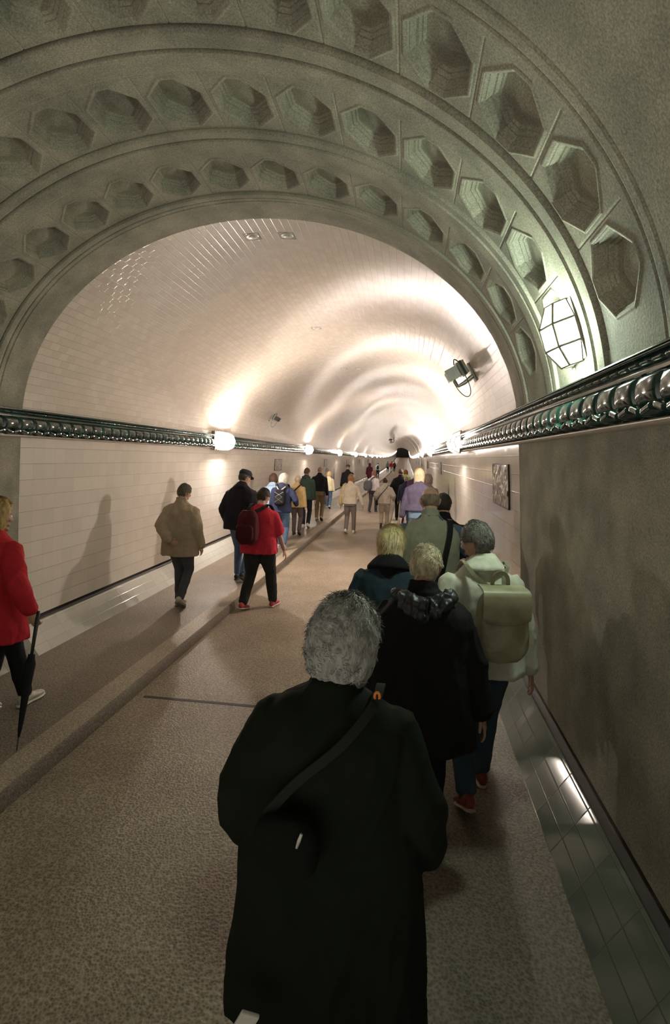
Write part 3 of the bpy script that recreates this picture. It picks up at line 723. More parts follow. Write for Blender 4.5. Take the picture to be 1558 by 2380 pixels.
    tr.append(ring_loft([[q for q in ell_ring(0, 0, z*s, a*s*min(G, 1.25), b*s*min(G, 1.2), 24)] for z, a, b in ((0.80, .165, .12), (0.90, .175, .125), (1.0, .165, .115), (1.06, .15, .11))]))
    for sd in (-1, 1):
        hj, k, a, lf = legs[sd]
        an = a+(k-a).normalized()*0.015*s
        tr.append(limb([hj, hj.lerp(k, 0.5), k, k.lerp(an, 0.5), an], [0.095*s*LG*min(G, 1.2), 0.088*s*LG*min(G, 1.15), 0.068*s*LG, 0.062*s*LG, 0.056*s*LG*spec.get('flare', 1.0)], 14, 2))
    if near: fuse('trousers', tr, 0.011, fab(spec['trousers']), root, 2, (0.006, 9), rnd.random()*50)
    else: fuse('trousers', tr, max(vx, 0.014), fab(spec['trousers']), root, 2)
    # shoes
    shoecol = spec.get('shoes', (0.03, 0.03, 0.03)); solecol = spec.get('sole', (0.04, 0.04, 0.04))
    for sd in (-1, 1):
        hj, k, a, lf = legs[sd]; pit = -math.radians(min(55, lf*420)) if lf > 0 else 0
        up, so = shoe_parts(a+Vector((0, 0, 0.0)), 0, pit, s)
        sh_ = link_mesh('shoe', *up, plain_c(shoecol), root, smooth=True)
        link_mesh('sole', *so, plain_c(solecol), sh_, smooth=True)
    # upper garments
    def torso(hem, hw, ww, cw, dpt, shz=1.385, collar=True, nk=0.078, shw=None, hem_tilt=0.0):
        shw = shw or cw*0.93
        rows = [(hem, hw, 0.155), (hem+0.02, hw*1.0, 0.158), ((hem+1.05)/2, (hw+ww)/2, 0.15), (1.05, ww, 0.138), (1.18, (ww+cw)/2, 0.142), (1.28, cw, 0.138), (1.335, cw*0.97, 0.125), (shz-0.005, shw*0.86, 0.108), (shz+0.025, shw*0.66, 0.092), (shz+0.052, 0.098, 0.080), (shz+0.08, nk, 0.072)]
        R = []
        for z, a, b in rows:
            bb = b*dep*dpt*(0.80+0.20*(a/0.22)) if z < 1.1 else b*dep*dpt
            R.append([ub(q) for q in ell_ring(0, -0.005, z, a, bb, 32, 2.5)])
        out = [ring_loft(R)]
        if collar: out.append(ring_loft([[ub(q) for q in ell_ring(0, 0.0, z, a, a*0.95, 24, 2, tilt=-0.25)] for z, a in ((shz+0.05, nk*1.05), (shz+0.10, nk*0.95), (shz+0.12, nk*0.90))]))
        return out
    def sleeves(r0, r1, r2, end=1.0, wrist=0.97):
        out = []
        for sd in (-1, 1):
            shj, el, wr = arms[sd]; shj = shj-Vector((sd*0.006, 0, max(0, r0-0.062)*1.1))*s
            if end < 1: out.append(limb([shj, shj.lerp(el, end)], [r0*s, r1*s*1.05], 16, 5))
            else:
                w2 = el.lerp(wr, wrist); out.append(limb([shj, shj.lerp(el, 0.5), el, el.lerp(w2, 0.5), w2], [r0*s, (r0+r1)/2*s, r1*s, (r1+r2)/2*s, r2*s], 16, 3))
        return out
    for gm in spec['top']:
        nm = gm['n']; hem = gm['hem']; cw = gm.get('cw', 0.205)*G; hw = gm.get('hw', 0.20)*G; ww = gm.get('ww', 0.19)*G
        pr = torso(hem, hw, ww, cw, gm.get('d', 1.0), collar=gm.get('collar', True), nk=gm.get('nk', 0.078))
        a0 = gm.get('arm', (0.074, 0.060, 0.048))
        if gm.get('sl', 1.0): pr += sleeves(*[v*math.sqrt(G) for v in a0], end=gm.get('sl', 1.0))
        if gm.get('hood'):
            pr.append(limb([ub((-0.10, -0.05, 1.44)), ub((0, -0.12, 1.41)), ub((0.10, -0.05, 1.44))], [0.035*s, 0.05*s, 0.035*s], 12))
        if gm.get('bigcollar'):
            c_ = gm['bigcollar']; pr.append(ring_loft([[ub(q) for q in ell_ring(0, -0.01, z, a, a*0.92, 28, 2, tilt=-0.2)] for z, a in ((1.395, 0.145*c_), (1.42, 0.142*c_), (1.45, 0.118*c_), (1.475, 0.095*c_), (1.49, 0.082*c_))]))
        mt = fab(gm['c']) if not gm.get('shiny') else gm['shiny']
        fuse(nm, pr, 0.009 if near else max(vx, 0.013), mt, root, 3, (gm.get('wr', 0.010), gm.get('wsc', 8)) if vx <= 0.012 else None, rnd.random()*50)
    # hair or cap
    hr = spec.get('hair')
    if hr:
        V, F = hair_mesh(hf, hr[0], rnd.random()*40, near)
        o = link_mesh('hair', V, F, hairmat(hr[1]), root, smooth=True)
    cp = spec.get('cap')
    if cp:
        rr = [(0.086, -0.105, 0.03), (0.092, -0.112, 0.05), (0.090, -0.11, 0.085), (0.065, -0.085, 0.118), (0.02, -0.03, 0.128)]
        V, F = ring_loft([[hf(q) for q in ell_ring(0, 0.0, z, a, -b, 24, 2)] for a, b, z in rr])
        o = link_mesh('cap', V, F, fab(cp), root, smooth=True)
        V, F = ring_loft([[hf(q) for q in ell_ring(0, 0.10, z, 0.07, 0.065, 20, 2, tilt=-0.2)] for z in (0.040, 0.048)])
        link_mesh('peak', V, F, fab(cp), o, smooth=True)
    return dict(root=root, ub=ub, hf=hf, arms=arms, s=s, legs=legs)
PC = {}
def plain_c(c):
    if c not in PC: PC[c] = noisy('leather', tuple(v*0.8 for v in c), tuple(min(1, v*1.2) for v in c), scale=22, rough=0.5, bump=0.1)
    return PC[c]
plain_eye = plain_c((0.75, 0.73, 0.70))
def worn(P, name, label, cat):
    """an item on a person's back: own Empty at the same place and turn"""
    r = P['root']; e = empty(name, r.location, r.rotation_euler); tag(e, label, cat); return e
def softbox(cx, cy, cz, w, d, h, ub, s, p=4.0, taper=0.9, n=32):
    rows = []
    for k in range(13):
        t = k/12; z = cz-h/2+h*t; e = (1-abs(2*t-1)**5)**0.4 if 0 < t < 1 else 0.55
        e = max(e, 0.6); f = 1-(1-taper)*t
        rows.append([ub(q) for q in ell_ring(cx, cy, z, w/2*f*e, d/2*(0.75+0.25*e)*e*(1.08-0.2*t), n, p)])
    return ring_loft(rows)
def strap(P, parent, pts, w, t, mat, name='strap'):
    ub = P['ub']; Q = [ub(p) for p in pts]; V, F = [], []
    nrm = Vector((0, -1, 0.1))
    for i, q in enumerate(Q):
        tn = (Q[min(i+1, len(Q)-1)]-Q[max(i-1, 0)]).normalized(); side = tn.cross(Vector((0, -1, 0)) if abs(tn.y) < 0.9 else Vector((0, 0, 1))).normalized(); n_ = side.cross(tn)
        for a, b in ((-1, -1), (1, -1), (1, 1), (-1, 1)): V.append(q+side*w/2*a+n_*t/2*b)
    for i in range(len(Q)-1):
        for k in range(4): F.append((i*4+k, i*4+(k+1) % 4, (i+1)*4+(k+1) % 4, (i+1)*4+k))
    F.append((0, 1, 2, 3)); F.append(tuple((len(Q)-1)*4+k for k in (3, 2, 1, 0)))
    o = link_mesh(name, V, F, mat, parent, smooth=False); return o
def smooth_pts(P3, n=8):
    out = []; P3 = [Vector(p) for p in P3]
    for i in range(len(P3)-1):
        p0 = P3[max(i-1, 0)]; p1 = P3[i]; p2 = P3[i+1]; p3 = P3[min(i+2, len(P3)-1)]
        for k in range(n):
            t = k/n; out.append(0.5*((2*p1)+(p2-p0)*t+(2*p0-5*p1+4*p2-p3)*t*t+(3*p1-p0-3*p2+p3)*t**3))
    out.append(P3[-1]); return out

DENIM = (0.05, 0.075, 0.11); BLACK = (0.012, 0.012, 0.014); CHAR = (0.045, 0.045, 0.055)
# --- nearest: grey hair, dark green coat
P28 = person(dict(at=(1.165, 1.50, 0.112, 1.54), label='person nearest the camera with full grey hair and dark green coat', vox=0.007, girth=1.05, sw=0.19, lean=7, hs=1.14,
    head=(16, -22, 0), hair=('full', (0.36, 0.36, 0.35)), trousers=BLACK, step=(0.22, -0.12), lift=(0, 0.02), armL=(0.31, 0.10, 0.86), armR=(0.30, 0.10, 0.86),
    top=[dict(n='coat', c=(0.008, 0.012, 0.0065), hem=0.34, hw=0.335, ww=0.27, cw=0.238, arm=(0.088, 0.090, 0.070), d=1.1, wr=0.018, wsc=5)]))
# --- black coat, short blond-grey hair
P26 = person(dict(at=(1.465, 2.57, 0.112, 1.575), label='person with short ash blond hair and shiny black hooded coat', vox=0.007, girth=1.08, lean=5,
    head=(12, -10, 0), hair=('short', (0.58, 0.50, 0.36)), trousers=(0.012, 0.014, 0.025), leg=1.05, step=(-0.16, 0.15), lift=(0.03, 0), armL=(0.26, 0.05, 0.78), armR=(0.33, 0.0, 0.78),
    top=[dict(n='coat', c=BLACK, hem=0.66, hw=0.27, ww=0.245, cw=0.232, arm=(0.085, 0.082, 0.070), d=1.1, wr=0.014, wsc=7, wr2=0)]))
ub = P26['ub']
fuse('hood', [limb([ub((-0.145, -0.02, 1.445)), ub((-0.10, -0.10, 1.425)), ub((0, -0.145, 1.40)), ub((0.10, -0.10, 1.425)), ub((0.145, -0.02, 1.445))], [0.028, 0.040, 0.046, 0.040, 0.028], 14, flat=0.8), limb([ub((-0.11, -0.11, 1.40)), ub((0, -0.15, 1.345)), ub((0.11, -0.11, 1.40))], [0.03, 0.04, 0.03], 14)], 0.006, plain('shiny_black_fabric', (0.028, 0.031, 0.040), 0.45), P26['root'], 2, (0.016, 22), 4)
# --- white jacket, olive backpack
P27 = person(dict(at=(1.815, 3.05, 0.112, 1.645), label='person in white jacket and blue jeans with cropped grey hair, beside the right wall', vox=0.007, lean=5, yaw=8,
    head=(8, 32, -4), hair=('short', (0.17, 0.165, 0.15)), trousers=DENIM, leg=1.05, step=(-0.15, 0.20), lift=(0.06, 0), shoes=(0.20, 0.035, 0.03), sole=(0.45, 0.35, 0.24), armL=(0.25, 0.12, 0.95), armR=(0.30, 0.02, 0.82),
    top=[dict(n='jacket', c=(0.62, 0.63, 0.54), hem=0.82, hw=0.255, ww=0.235, cw=0.218, arm=(0.080, 0.075, 0.064), wr=0.011, wsc=7, bigcollar=1.0)]))
# --- blond bob, blue jacket
P25 = person(dict(at=(1.27, 3.36, 0.112, 1.555), label='person with blond bob and dark teal-blue padded jacket with black collar', vox=0.008, lean=6, head=(8, -15, 0),
    hair=('bob', (0.74, 0.61, 0.36)), trousers=BLACK, step=(0.18, -0.15), armL=(0.30, 0.1, 0.85),
    top=[dict(n='jacket', c=(0.025, 0.045, 0.062), hem=0.80, hw=0.23, ww=0.225, cw=0.215, arm=(0.085, 0.075, 0.06), wr=0.010), dict(n='collar', c=BLACK, hem=1.405, hw=0.10, ww=0.10, cw=0.10, sl=0, d=0.72, wr=0.006, bigcollar=1.08)]))
# --- bald man, pale vest
P23 = person(dict(at=(1.575, 4.5, 0.112, 1.775), label='bald person in pale olive vest over slate blue short sleeves', vox=0.008, girth=1.18, lean=3, head=(14, 6, 0), sw=0.19,
    skin=(0.46, 0.27, 0.19), hair=('fringe', (0.20, 0.14, 0.10)), trousers=CHAR, step=(0.15, -0.2), armL=(0.27, 0.12, 0.92), armR=(0.24, 0.22, 1.03), poleR=(1.0, -0.9, 0.0),
    top=[dict(n='shirt', collar=False, c=(0.07, 0.095, 0.14), hem=0.86, hw=0.185, ww=0.185, cw=0.188, arm=(0.080, 0.072, 0.06), sl=0.74, wr=0.003), dict(n='vest', c=(0.27, 0.27, 0.205), hem=0.84, hw=0.20, ww=0.20, cw=0.203, sl=0, d=1.08)]))
P24 = person(dict(at=(1.74, 5.35, 0.112, 1.66), label='dark-haired person in black jacket half hidden beyond the bald one', vox=0.013, head=(4, 0, 0), hair=('short', (0.02, 0.018, 0.016)), trousers=BLACK, top=[dict(n='jacket', c=BLACK, hem=0.82, cw=0.225)]))
# --- left: red coat at the frame's edge with umbrella
P1 = person(dict(at=(-1.665, 3.46, 0.112, 1.63), label='person in bright red coat with blond hair at the left edge', vox=0.008, lean=4, head=(6, -25, 0), yaw=-4,
    hair=('full', (0.50, 0.34, 0.14)), trousers=BLACK, shoes=(0.45, 0.43, 0.38), sole=(0.6, 0.6, 0.52), step=(-0.02, 0.22), lift=(0.05, 0), armR=(0.385, -0.02, 0.88), handR=(-0.2, 0.9, 0, 48), armRf=(0.35, 0.0, -0.9),
    top=[dict(n='coat', c=(0.42, 0.018, 0.028), hem=0.62, hw=0.285, ww=0.24, cw=0.215, arm=(0.085, 0.078, 0.064), wr=0.016, wsc=6, bigcollar=0.9)]))
# --- beige jacket, hands behind
P2 = person(dict(at=(-1.53, 6.52, 0.112, 1.625), label='person in beige jacket walking with hands clasped behind the back', vox=0.008, girth=1.06, lean=5, head=(14, -18, 0),
    hair=('short', (0.13, 0.11, 0.09)), trousers=(0.075, 0.075, 0.09), shoes=(0.42, 0.38, 0.30), sole=(0.25, 0.22, 0.17), step=(0.05, -0.14), lift=(0, 0.07), legw=0.05,
    armL=(-0.06, -0.215, 0.945, 1), armR=(0.27, 0.05, 0.85), poleL=(-1.0, -0.35, 0.1), armLf=(0.95, 0, -0.3), handL=(0, -1, 0, 30),
    top=[dict(n='jacket', c=(0.37, 0.30, 0.22), hem=0.72, hw=0.245, ww=0.235, cw=0.225, arm=(0.088, 0.08, 0.062), wr=0.012)]))
# --- tall dark jacket at the kerb
P3 = person(dict(at=(-1.21, 8.08, 0.112, 1.79), label='tall person in near-black jacket with raised collar and blue jeans near the kerb', vox=0.010, girth=1.08, lean=5, head=(16, -20, 0), yaw=-5,
    hair=('short', (0.05, 0.045, 0.04)), cap=(0.03, 0.03, 0.035), trousers=(0.08, 0.13, 0.22), step=(0.1, -0.12), shoes=(0.015, 0.015, 0.02), armL=(0.27, 0.12, 0.88),
    top=[dict(n='jacket', c=(0.014, 0.014, 0.02), hem=0.80, hw=0.24, ww=0.23, cw=0.225, arm=(0.085, 0.075, 0.06), bigcollar=0.95)]))
# --- red t-shirt, backpack
P4 = person(dict(at=(-0.61, 7.02, 0.0, 1.68), label='person in red T-shirt and black trousers walking on the roadway', vox=0.008, girth=1.18, lean=7, head=(10, -14, 0), yaw=-8,
    skin=(0.50, 0.31, 0.24), hair=('short', (0.05, 0.035, 0.025)), trousers=(0.028, 0.028, 0.028), leg=1.18, shoes=(0.42, 0.05, 0.06), sole=(0.55, 0.42, 0.40), step=(-0.20, 0.16), lift=(0.03, 0.0), legw=0.15,
    armR=(0.34, 0.12, 0.80), armL=(0.27, 0.18, 0.92), handR=(-1, -0.2, 0, 28),
    top=[dict(n='t_shirt', c=(0.50, 0.03, 0.055), hem=0.80, hw=0.225, ww=0.21, cw=0.205, arm=(0.085, 0.078, 0.06), sl=0.95, collar=False)]))
# --- group on the left pavement
P5 = person(dict(at=(-1.67, 11.9, 0.112, 1.60), label='person in light blue jacket with auburn hair, mostly behind the navy one', vox=0.014, hair=('full', (0.07, 0.035, 0.025)), trousers=CHAR, top=[dict(n='jacket', c=(0.35, 0.50, 0.66), hem=0.80, cw=0.215, bigcollar=0.9)]))
P6 = person(dict(at=(-1.27, 11.16, 0.112, 1.635), label='white-haired person in navy jacket and blue jeans carrying a black backpack', vox=0.012, girth=1.08, head=(12, -22, 0), hair=('full', (0.48, 0.45, 0.40)), trousers=(0.075, 0.125, 0.21), shoes=(0.5, 0.47, 0.42), sole=(0.5, 0.5, 0.46),
    step=(0.12, -0.15), lift=(0, 0.04), armR=(0.30, 0.18, 1.0), top=[dict(n='jacket', c=(0.030, 0.038, 0.085), hem=0.84, hw=0.225, cw=0.215, arm=(0.08, 0.072, 0.055))]))
P7 = person(dict(at=(-1.385, 13.3, 0.112, 1.53), label='person in mustard yellow jacket with black sling bag', vox=0.013, head=(10, -10, 0), hair=('short', (0.50, 0.42, 0.32)), trousers=(0.11, 0.09, 0.085), shoes=(0.05, 0.035, 0.03), step=(0.06, -0.08),
    top=[dict(n='jacket', c=(0.46, 0.33, 0.15), hem=0.80, hw=0.22, cw=0.205)]))
P8 = person(dict(at=(-1.42, 14.74, 0.112, 1.70), label='person in dark green jacket and navy trousers', vox=0.014, head=(6, -14, 0), hair=('short', (0.07, 0.045, 0.035)), trousers=(0.02, 0.022, 0.035), shoes=(0.65, 0.63, 0.58), sole=(0.6, 0.6, 0.6), step=(0.12, -0.12), lift=(0, 0.05),
    top=[dict(n='jacket', c=(0.04, 0.065, 0.05), hem=0.80, hw=0.22, cw=0.21, hood=True)]))
P9 = person(dict(at=(-1.34, 16.59, 0.112, 1.71), label='person in black sweater and khaki trousers on the left pavement', vox=0.014, girth=1.06, head=(6, -20, 0), hair=('crop', (0.30, 0.19, 0.13)), trousers=(0.20, 0.155, 0.09), leg=1.05, shoes=(0.30, 0.24, 0.17), step=(0.1, -0.1),
    armL=(0.22, 0.22, 1.0), top=[dict(n='sweater', c=(0.012, 0.012, 0.018), hem=0.93, hw=0.195, cw=0.21)]))
P10 = person(dict(at=(-1.64, 20.7, 0.112, 1.45), label='small person in pale cream jacket and jeans behind the khaki trousers', vox=0.016, hands=False, hair=('full', (0.55, 0.42, 0.22)), trousers=(0.09, 0.14, 0.24), shoes=(0.5, 0.5, 0.5), top=[dict(n='jacket', c=(0.66, 0.60, 0.42), hem=0.82, hw=0.21)]))
P10b = person(dict(at=(-1.97, 22.4, 0.112, 1.56), label='grey-haired person barely showing behind the small cream jacket', vox=0.018, hands=False, hair=('short', (0.25, 0.23, 0.21)), trousers=CHAR, top=[dict(n='jacket', c=(0.30, 0.28, 0.25), hem=0.82)]))
P11 = person(dict(at=(-1.04, 22.0, 0.112, 1.73), label='person in black jacket and grey cap ahead on the left pavement', vox=0.016, cap=(0.05, 0.045, 0.04), hair=('crop', (0.2, 0.17, 0.15)), trousers=(0.40, 0.34, 0.27), top=[dict(n='jacket', c=BLACK, hem=0.92, cw=0.22)]))
P12 = person(dict(at=(-0.155, 14.7, 0.0, 1.66), label='person in cream white jacket and grey trousers alone on the roadway', vox=0.012, head=(4, 0, 0), yaw=-4, hair=('bob', (0.33, 0.16, 0.07)), trousers=(0.20, 0.165, 0.15), shoes=(0.7, 0.68, 0.62), sole=(0.6, 0.6, 0.55), step=(-0.12, 0.16), lift=(0.05, 0), armR=(0.36, 0.05, 0.82),
    top=[dict(n='jacket', c=(0.60, 0.53, 0.42), hem=0.86, hw=0.21, ww=0.195, cw=0.195)]))
P13 = person(dict(at=(-1.42, 41.0, 0.112, 1.66), label='far person with long maroon hair and dark red coat', vox=0.02, hands=False, hair=('long', (0.10, 0.025, 0.03)), trousers=BLACK, top=[dict(n='coat', c=(0.12, 0.03, 0.05), hem=0.6, hw=0.22)]))
P14 = person(dict(at=(0.10, 20.8, 0.0, 1.635), label='brown-haired person in pale lilac top with slung dark bag', vox=0.014, yaw=-16, head=(6, 0, 0), hair=('bob', (0.20, 0.09, 0.05)), trousers=(0.05, 0.045, 0.055), shoes=(0.05, 0.045, 0.05), sole=(0.6, 0.6, 0.6), step=(-0.15, 0.15), lift=(0.02, 0),
    top=[dict(n='top', c=(0.50, 0.45, 0.47), hem=0.90, hw=0.20)]))
P15 = person(dict(at=(-1.52, 55.0, 0.112, 1.61), label='far person in white top with teal backpack area', vox=0.022, hands=False, hair=('short', (0.06, 0.04, 0.04)), trousers=CHAR, top=[dict(n='shirt', c=(0.7, 0.7, 0.68), hem=0.9)]))
P15['root']['label'] = 'far person in white top wearing a dark teal backpack'
P16 = []
for (x_, y_, c_, t_, l_) in ((-1.29, 78, (0.25, 0.27, 0.28), BLACK, 'tiny distant person in grey, left of three far down the tunnel'), (-0.83, 80, (0.62, 0.05, 0.05), (0.6, 0.55, 0.5), 'tiny distant person in bright red top between two darker figures'), (-0.42, 82, (0.04, 0.04, 0.05), BLACK, 'tiny distant person in black, right of the distant red one')):
    P16.append(person(dict(at=(x_, y_, 0.112, 1.62), label=l_, vox=0.03, hands=False, hair=('short', (0.08, 0.06, 0.05)), trousers=t_, top=[dict(n='jacket', c=c_, hem=0.85)])))
P17 = person(dict(at=(0.745, 16.1, 0.0, 1.54), label='dark-haired person in white blouse and beige trousers with crossbody strap', vox=0.012, girth=1.06, head=(6, -5, 0), hair=('short', (0.05, 0.03, 0.025)), trousers=(0.45, 0.385, 0.30), leg=1.1, shoes=(0.04, 0.03, 0.03), step=(-0.20, 0.12), lift=(0.09, 0), armR=(0.29, 0.14, 0.96), armL=(0.28, 0.14, 0.96),
    top=[dict(n='blouse', c=(0.55, 0.50, 0.43), hem=0.84, hw=0.215, cw=0.21, arm=(0.085, 0.08, 0.055))]))
P18 = person(dict(at=(1.19, 17.6, 0.112, 1.68), label='broad person in black jacket and black trousers with brown short hair', vox=0.013, girth=1.15, head=(10, 0, 0), hair=('short', (0.07, 0.045, 0.03)), trousers=BLACK, step=(-0.15, 0.12), armL=(0.28, 0.16, 0.95), top=[dict(n='jacket', c=(0.012, 0.011, 0.014), hem=0.88, hw=0.215, cw=0.22)]))
P19 = person(dict(at=(1.375, 16.5, 0.112, 1.49), label='short grey-haired person in navy jacket right beside the broad black one', vox=0.013, girth=1.08, head=(8, 0, 0), hair=('short', (0.36, 0.32, 0.27)), trousers=(0.05, 0.07, 0.12), top=[dict(n='jacket', c=(0.03, 0.04, 0.08), hem=0.84, hw=0.225, cw=0.21)]))
P20 = person(dict(at=(1.62, 10.5, 0.112, 1.80), label='person with pale blond hair and slate purple jacket before the bald one', vox=0.011, girth=1.1, head=(6, 0, 0), hs=1.08, hair=('bob', (0.46, 0.39, 0.25)), trousers=(0.16, 0.24, 0.34), armL=(0.30, 0.0, 0.82), step=(0.1, -0.1), top=[dict(n='jacket', c=(0.075, 0.065, 0.105), hem=0.93, hw=0.225, cw=0.222, arm=(0.085, 0.075, 0.06))]))
P21 = person(dict(at=(1.66, 13.6, 0.112, 1.81), label='tall person in purple with thinning hair, behind the pale blond head', vox=0.014, hair=('fringe', (0.2, 0.14, 0.12)), head=(8, 10, 0), trousers=CHAR, top=[dict(n='jacket', c=(0.06, 0.03, 0.07), hem=0.85, cw=0.22)]))
P22 = person(dict(at=(1.86, 12.2, 0.112, 1.66), label='person in brown jacket with brown hood up, close to the right wall', vox=0.014, hair=('full', (0.14, 0.10, 0.08)), trousers=CHAR, top=[dict(n='jacket', c=(0.12, 0.095, 0.08), hem=0.8)]))
P29 = person(dict(at=(1.355, 25.0, 0.0, 1.62), label='auburn-haired person in fluorescent yellow jacket far ahead', vox=0.016, hands=False, hair=('full', (0.30, 0.13, 0.04)), trousers=CHAR, top=[dict(n='jacket', c=(0.55, 0.62, 0.16), hem=0.85, hw=0.23, cw=0.23)]))

# ---------------------------------------------------------------- things carried
olive = noisy('olive_leather', (0.26, 0.255, 0.16), (0.38, 0.37, 0.25), scale=9, rough=0.48, bump=0.25, bscale=60, spec=0.5)
olive2 = plain('olive_strap', (0.24, 0.235, 0.15), 0.45)
def backpack_olive(P):
    e = worn(P, 'backpack', 'olive green leather backpack with flap and loop handle on the white jacket', 'backpack'); ub, s = P['ub'], P['s']
    CX = 0.045
    b = fuse('bag_body', [softbox(CX, -0.235, 1.145, 0.285, 0.13, 0.40, ub, s, 4.5, 0.92)], 0.007, olive, e, 2, (0.007, 9), 3)
    # flap wraps over the top
    V = []; nx, nz = 21, 14
    for sft in (0.0, 0.010):
        for i in range(nx):
            u = -1+2*i/(nx-1)
            for j in range(nz):
                t = j/(nz-1); edge = 1-0.16*abs(u)**3
                if t < 0.35: yy = -0.165-0.145*(t/0.35); z = 1.345-0.02*(t/0.35)**2+0.004
                else: q = (t-0.35)/0.65; yy = -0.310-0.012*math.sin(q*PI); z = 1.329-q*0.175*edge
                w = 0.118+0.010*min(1, t*2)
                V.append(ub((CX+u*w, yy-sft, z+sft*0.8)))
    F = []
    o1 = nx*nz
    for i in range(nx-1):
        for j in range(nz-1):
            a = i*nz+j; F.append((a, a+1, a+nz+1, a+nz)); F.append((o1+a, o1+a+nz, o1+a+nz+1, o1+a+1))
    rim = [i*nz for i in range(nx)]+[(nx-1)*nz+j for j in range(1, nz)]+[i*nz+nz-1 for i in range(nx-2, -1, -1)]+[j for j in range(nz-2, 0, -1)]
    for k in range(len(rim)): a, b2 = rim[k], rim[(k+1) % len(rim)]; F.append((a, b2, o1+b2, o1+a))
    link_mesh('flap', V, F, olive, e, smooth=True, sharp=0.9)
    hpts = [(CX-0.045, -0.19, 1.335), (CX-0.037, -0.20, 1.40), (CX, -0.205, 1.425), (CX+0.037, -0.20, 1.40), (CX+0.045, -0.19, 1.335)]
    strap(P, e, smooth_pts(hpts), 0.020, 0.007, olive2, 'handle')
    for sd in (-1, 1):
        strap(P, e, smooth_pts([(CX+sd*0.03, -0.185, 1.32), (sd*0.075, -0.165, 1.39), (sd*0.115, -0.105, 1.445), (sd*0.125, -0.02, 1.468), (sd*0.125, 0.10, 1.40)]), 0.022, 0.006, olive2)
    link_mesh('side_ring', *tube([ub((CX+0.13+0.012*math.cos(a), -0.24, 1.255+0.012*math.sin(a))) for a in np.linspace(0, 2*PI, 13)], 0.0025, 6), M['grey_metal'], e)
backpack_olive(P27)
def backpack(P, label, c, c2, w=0.29, h=0.42, d=0.16, cz=1.16, strapc=(0.03, 0.03, 0.03), vox=0.010, cords=False, cy=-0.225, cx=0.0):
    e = worn(P, 'backpack', label, 'backpack'); ub, s = P['ub'], P['s']
    fuse('bag_body', [softbox(cx, cy, cz, w, d, h, ub, s, 3.5, 0.85)], vox, fab(c), e, 2, (0.006, 10), 5)
    fuse('front_pocket', [softbox(cx, cy-d*0.5, cz-h*0.16, w*0.82, d*0.42, h*0.5, ub, s, 3.5, 0.95)], vox, fab(c2), e, 2)
    for sd in (-1, 1):
        strap(P, e, smooth_pts([(cx+sd*0.05, cy+0.05, cz+h*0.45), (sd*0.11, -0.11, 1.435), (sd*0.125, -0.02, 1.468), (sd*0.135, 0.10, 1.40), (sd*0.15, 0.15, 1.2)]), 0.045, 0.010, fab(strapc))
    strap(P, e, smooth_pts([(cx-0.03, cy+0.02, cz+h*0.48), (cx, cy+0.02, cz+h*0.48+0.05), (cx+0.03, cy+0.02, cz+h*0.48)]), 0.02, 0.008, fab(strapc), 'handle')
    if cords:
        for a, b in ((-1, 1), (1, -1)):
            link_mesh('cord', *tube([ub(p) for p in ((a*0.10, cy-d*0.62, cz+0.13), (b*0.08, cy-d*0.80, cz+0.02), (a*0.09, cy-d*0.78, cz-0.10))], 0.0035, 6), M['grey_metal'], e)
        for sd in (-1, 1): strap(P, e, [(sd*0.02, cy-0.03, cz+h*0.46), (sd*0.10, -0.135, 1.41)], 0.02, 0.008, M['pale_metal'], 'webbing')
    return e
backpack(P4, 'dark maroon and black backpack on the red T-shirt', (0.075, 0.012, 0.018), (0.055, 0.008, 0.014), w=0.31, h=0.46, d=0.20, cz=1.14, cy=-0.27, cx=-0.06, vox=0.008)
backpack(P6, 'black backpack with pale crossed cords on the navy jacket', BLACK, (0.02, 0.02, 0.022), w=0.27, h=0.36, cz=1.16, cords=True)
backpack(P15, 'dark teal backpack worn far down the left pavement', (0.02, 0.06, 0.07), (0.03, 0.08, 0.09), vox=0.03)
def sling(P, name, label, cat, c, spec_box, path, w=0.03, metal=False):
    e = worn(P, name, label, cat); ub, s = P['ub'], P['s']
    cx, cy, cz, bw, bd, bh = spec_box
    fuse('bag_body', [softbox(cx, cy, cz, bw, bd, bh, ub, s, 3.5, 0.9)], 0.010, fab(c), e, 2, (0.006, 10), 9)
    strap(P, e, smooth_pts(path), w, 0.008, fab(c))
    return e
sling(P7, 'sling_bag', 'black sling bag on the mustard yellow jacket', 'bag', BLACK, (-0.10, -0.20, 1.12, 0.25, 0.12, 0.27), [(-0.06, -0.17, 1.24), (0.02, -0.165, 1.33), (0.115, -0.10, 1.44), (0.12, 0.02, 1.46)])
sling(P14, 'shoulder_bag', 'large grey and black shoulder bag on the lilac top', 'bag', (0.07, 0.07, 0.08), (-0.14, -0.24, 1.10, 0.36, 0.18, 0.40), [(-0.05, -0.20, 1.28), (0.0, -0.17, 1.38), (0.10, -0.08, 1.455), (0.12, 0.02, 1.46)], w=0.05)
e = sling(P17, 'crossbody_bag', 'small dark crossbody bag hanging at the white blouse', 'bag', (0.03, 0.03, 0.035), (-0.26, 0.02, 0.86, 0.10, 0.16, 0.18), [(-0.225, -0.08, 0.96), (-0.15, -0.165, 1.10), (0.0, -0.175, 1.28), (0.11, -0.10, 1.43), (0.12, 0.02, 1.46)], w=0.02)
sling(P12, 'tote_bag', 'pale yellow tote bag at the left hip of the white jacket', 'bag', (0.55, 0.42, 0.20), (-0.27, 0.02, 0.98, 0.10, 0.28, 0.34), [(-0.27, -0.06, 1.14), (-0.22, -0.06, 1.35), (-0.15, -0.04, 1.44), (-0.13, 0.04, 1.44)], w=0.03)
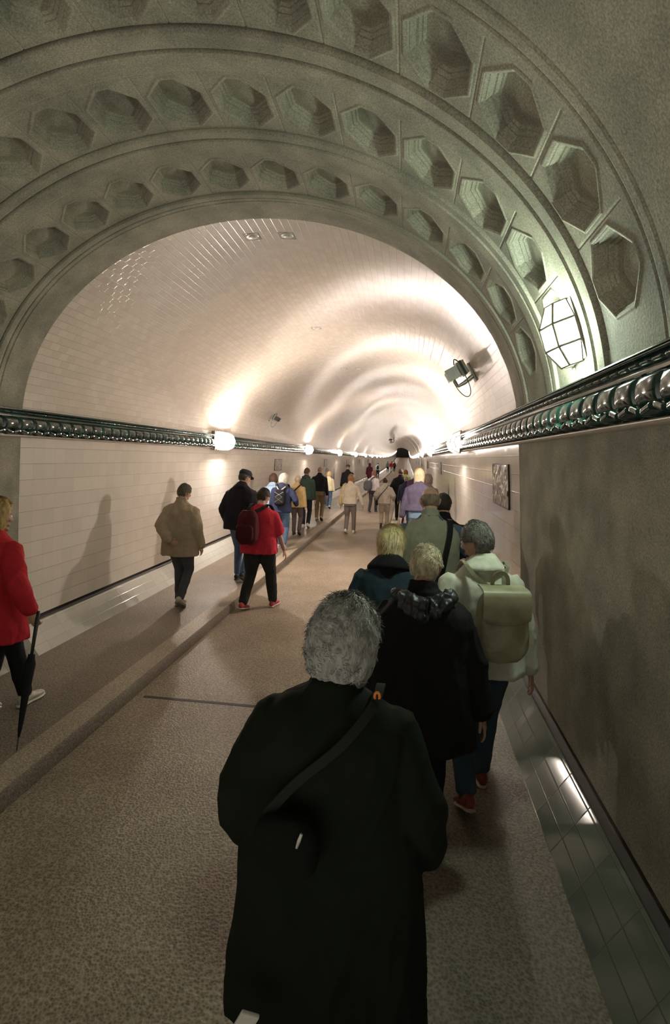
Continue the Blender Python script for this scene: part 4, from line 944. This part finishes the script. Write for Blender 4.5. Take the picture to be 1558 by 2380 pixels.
sling(P23, 'shoulder_bag', 'black bag on a wide black strap over the pale vest', 'bag', BLACK, (0.12, -0.24, 0.86, 0.30, 0.14, 0.30), [(0.09, -0.20, 1.00), (0.115, -0.215, 1.15), (0.145, -0.185, 1.32), (0.15, -0.10, 1.42), (0.14, 0.02, 1.43)], w=0.040)
# crossbody strap and bag of the nearest person
e = worn(P28, 'crossbody_bag', 'black crossbody bag with orange buckle on the dark green coat', 'bag'); ub = P28['ub']
fuse('bag_body', [softbox(-0.10, -0.235, 1.03, 0.20, 0.09, 0.17, ub, P28['s'], 3.5, 0.92)], 0.009, fab((0.006, 0.007, 0.006)), e, 2, (0.005, 10), 2)
strap(P28, e, smooth_pts([(-0.17, -0.22, 1.10), (-0.08, -0.205, 1.20), (0.05, -0.205, 1.32), (0.135, -0.145, 1.418), (0.155, -0.03, 1.455), (0.15, 0.08, 1.42)]), 0.026, 0.006, fab((0.02, 0.022, 0.018)))
link_mesh('buckle', *tube([ub((0.148+0.008*math.cos(a), -0.115, 1.445+0.013*math.sin(a))) for a in np.linspace(0, 2*PI, 11)], 0.004, 6), plain('orange_metal', (0.75, 0.22, 0.04), 0.4), e)
link_mesh('zip_pull', *tube([ub(p) for p in ((-0.045, -0.290, 1.100), (-0.052, -0.292, 1.080), (-0.058, -0.292, 1.060))], [0.004, 0.005, 0.003], 8), M['pale_metal'], e)
# folded tissue held in the nearest person's left hand
wr = P28['arms'][-1][2]; rt = P28['root']
t_ = link_mesh('paper_tissue', *join([box(-0.028, 0.022, -0.006, 0.006, -0.05, 0.03), box(0.02, 0.042, -0.010, -0.002, -0.055, 0.0)]), plain('white_paper', (0.75, 0.74, 0.68), 0.8))
bevel(t_, 0.005); t_.location = (0.995, 1.232, 0.625); t_.rotation_euler = (0.3, 0.35, 0.2)
tag(t_, 'crumpled white paper tissue sticking out of the dark green coat low at its left side', 'tissue')
# closed black umbrella held by the person in red
wr = P1['root'].matrix_basis @ P1['arms'][1][2]
hand = Vector((-1.245, 3.40, 0.875)); tip = Vector((-1.15, 3.045, 0.118))
um = empty('umbrella', tip); tag(um, 'closed long black umbrella held by the person in the red coat', 'umbrella')
d = hand-tip; L = d.length; u = d.normalized()
def up(t, r): return (u*L*t, r)
pts, rr = zip(*[up(0.10, 0.006), up(0.16, 0.013), up(0.3, 0.020), up(0.5, 0.028), up(0.66, 0.036), up(0.70, 0.026), up(0.74, 0.022)])
link_mesh('folded_canopy', *tube(pts, list(rr), 14), fab(BLACK), um, smooth=True)
link_mesh('ferrule', *tube([u*0, u*L*0.03, u*L*0.11], [0.003, 0.004, 0.005], 8), M['dark_metal'], um, smooth=True)
link_mesh('handle', *tube([u*L*0.72, u*L*0.9, u*L*1.03, u*L*1.10], [0.010, 0.013, 0.015, 0.013], 12), M['black_rubber'], um, smooth=True)
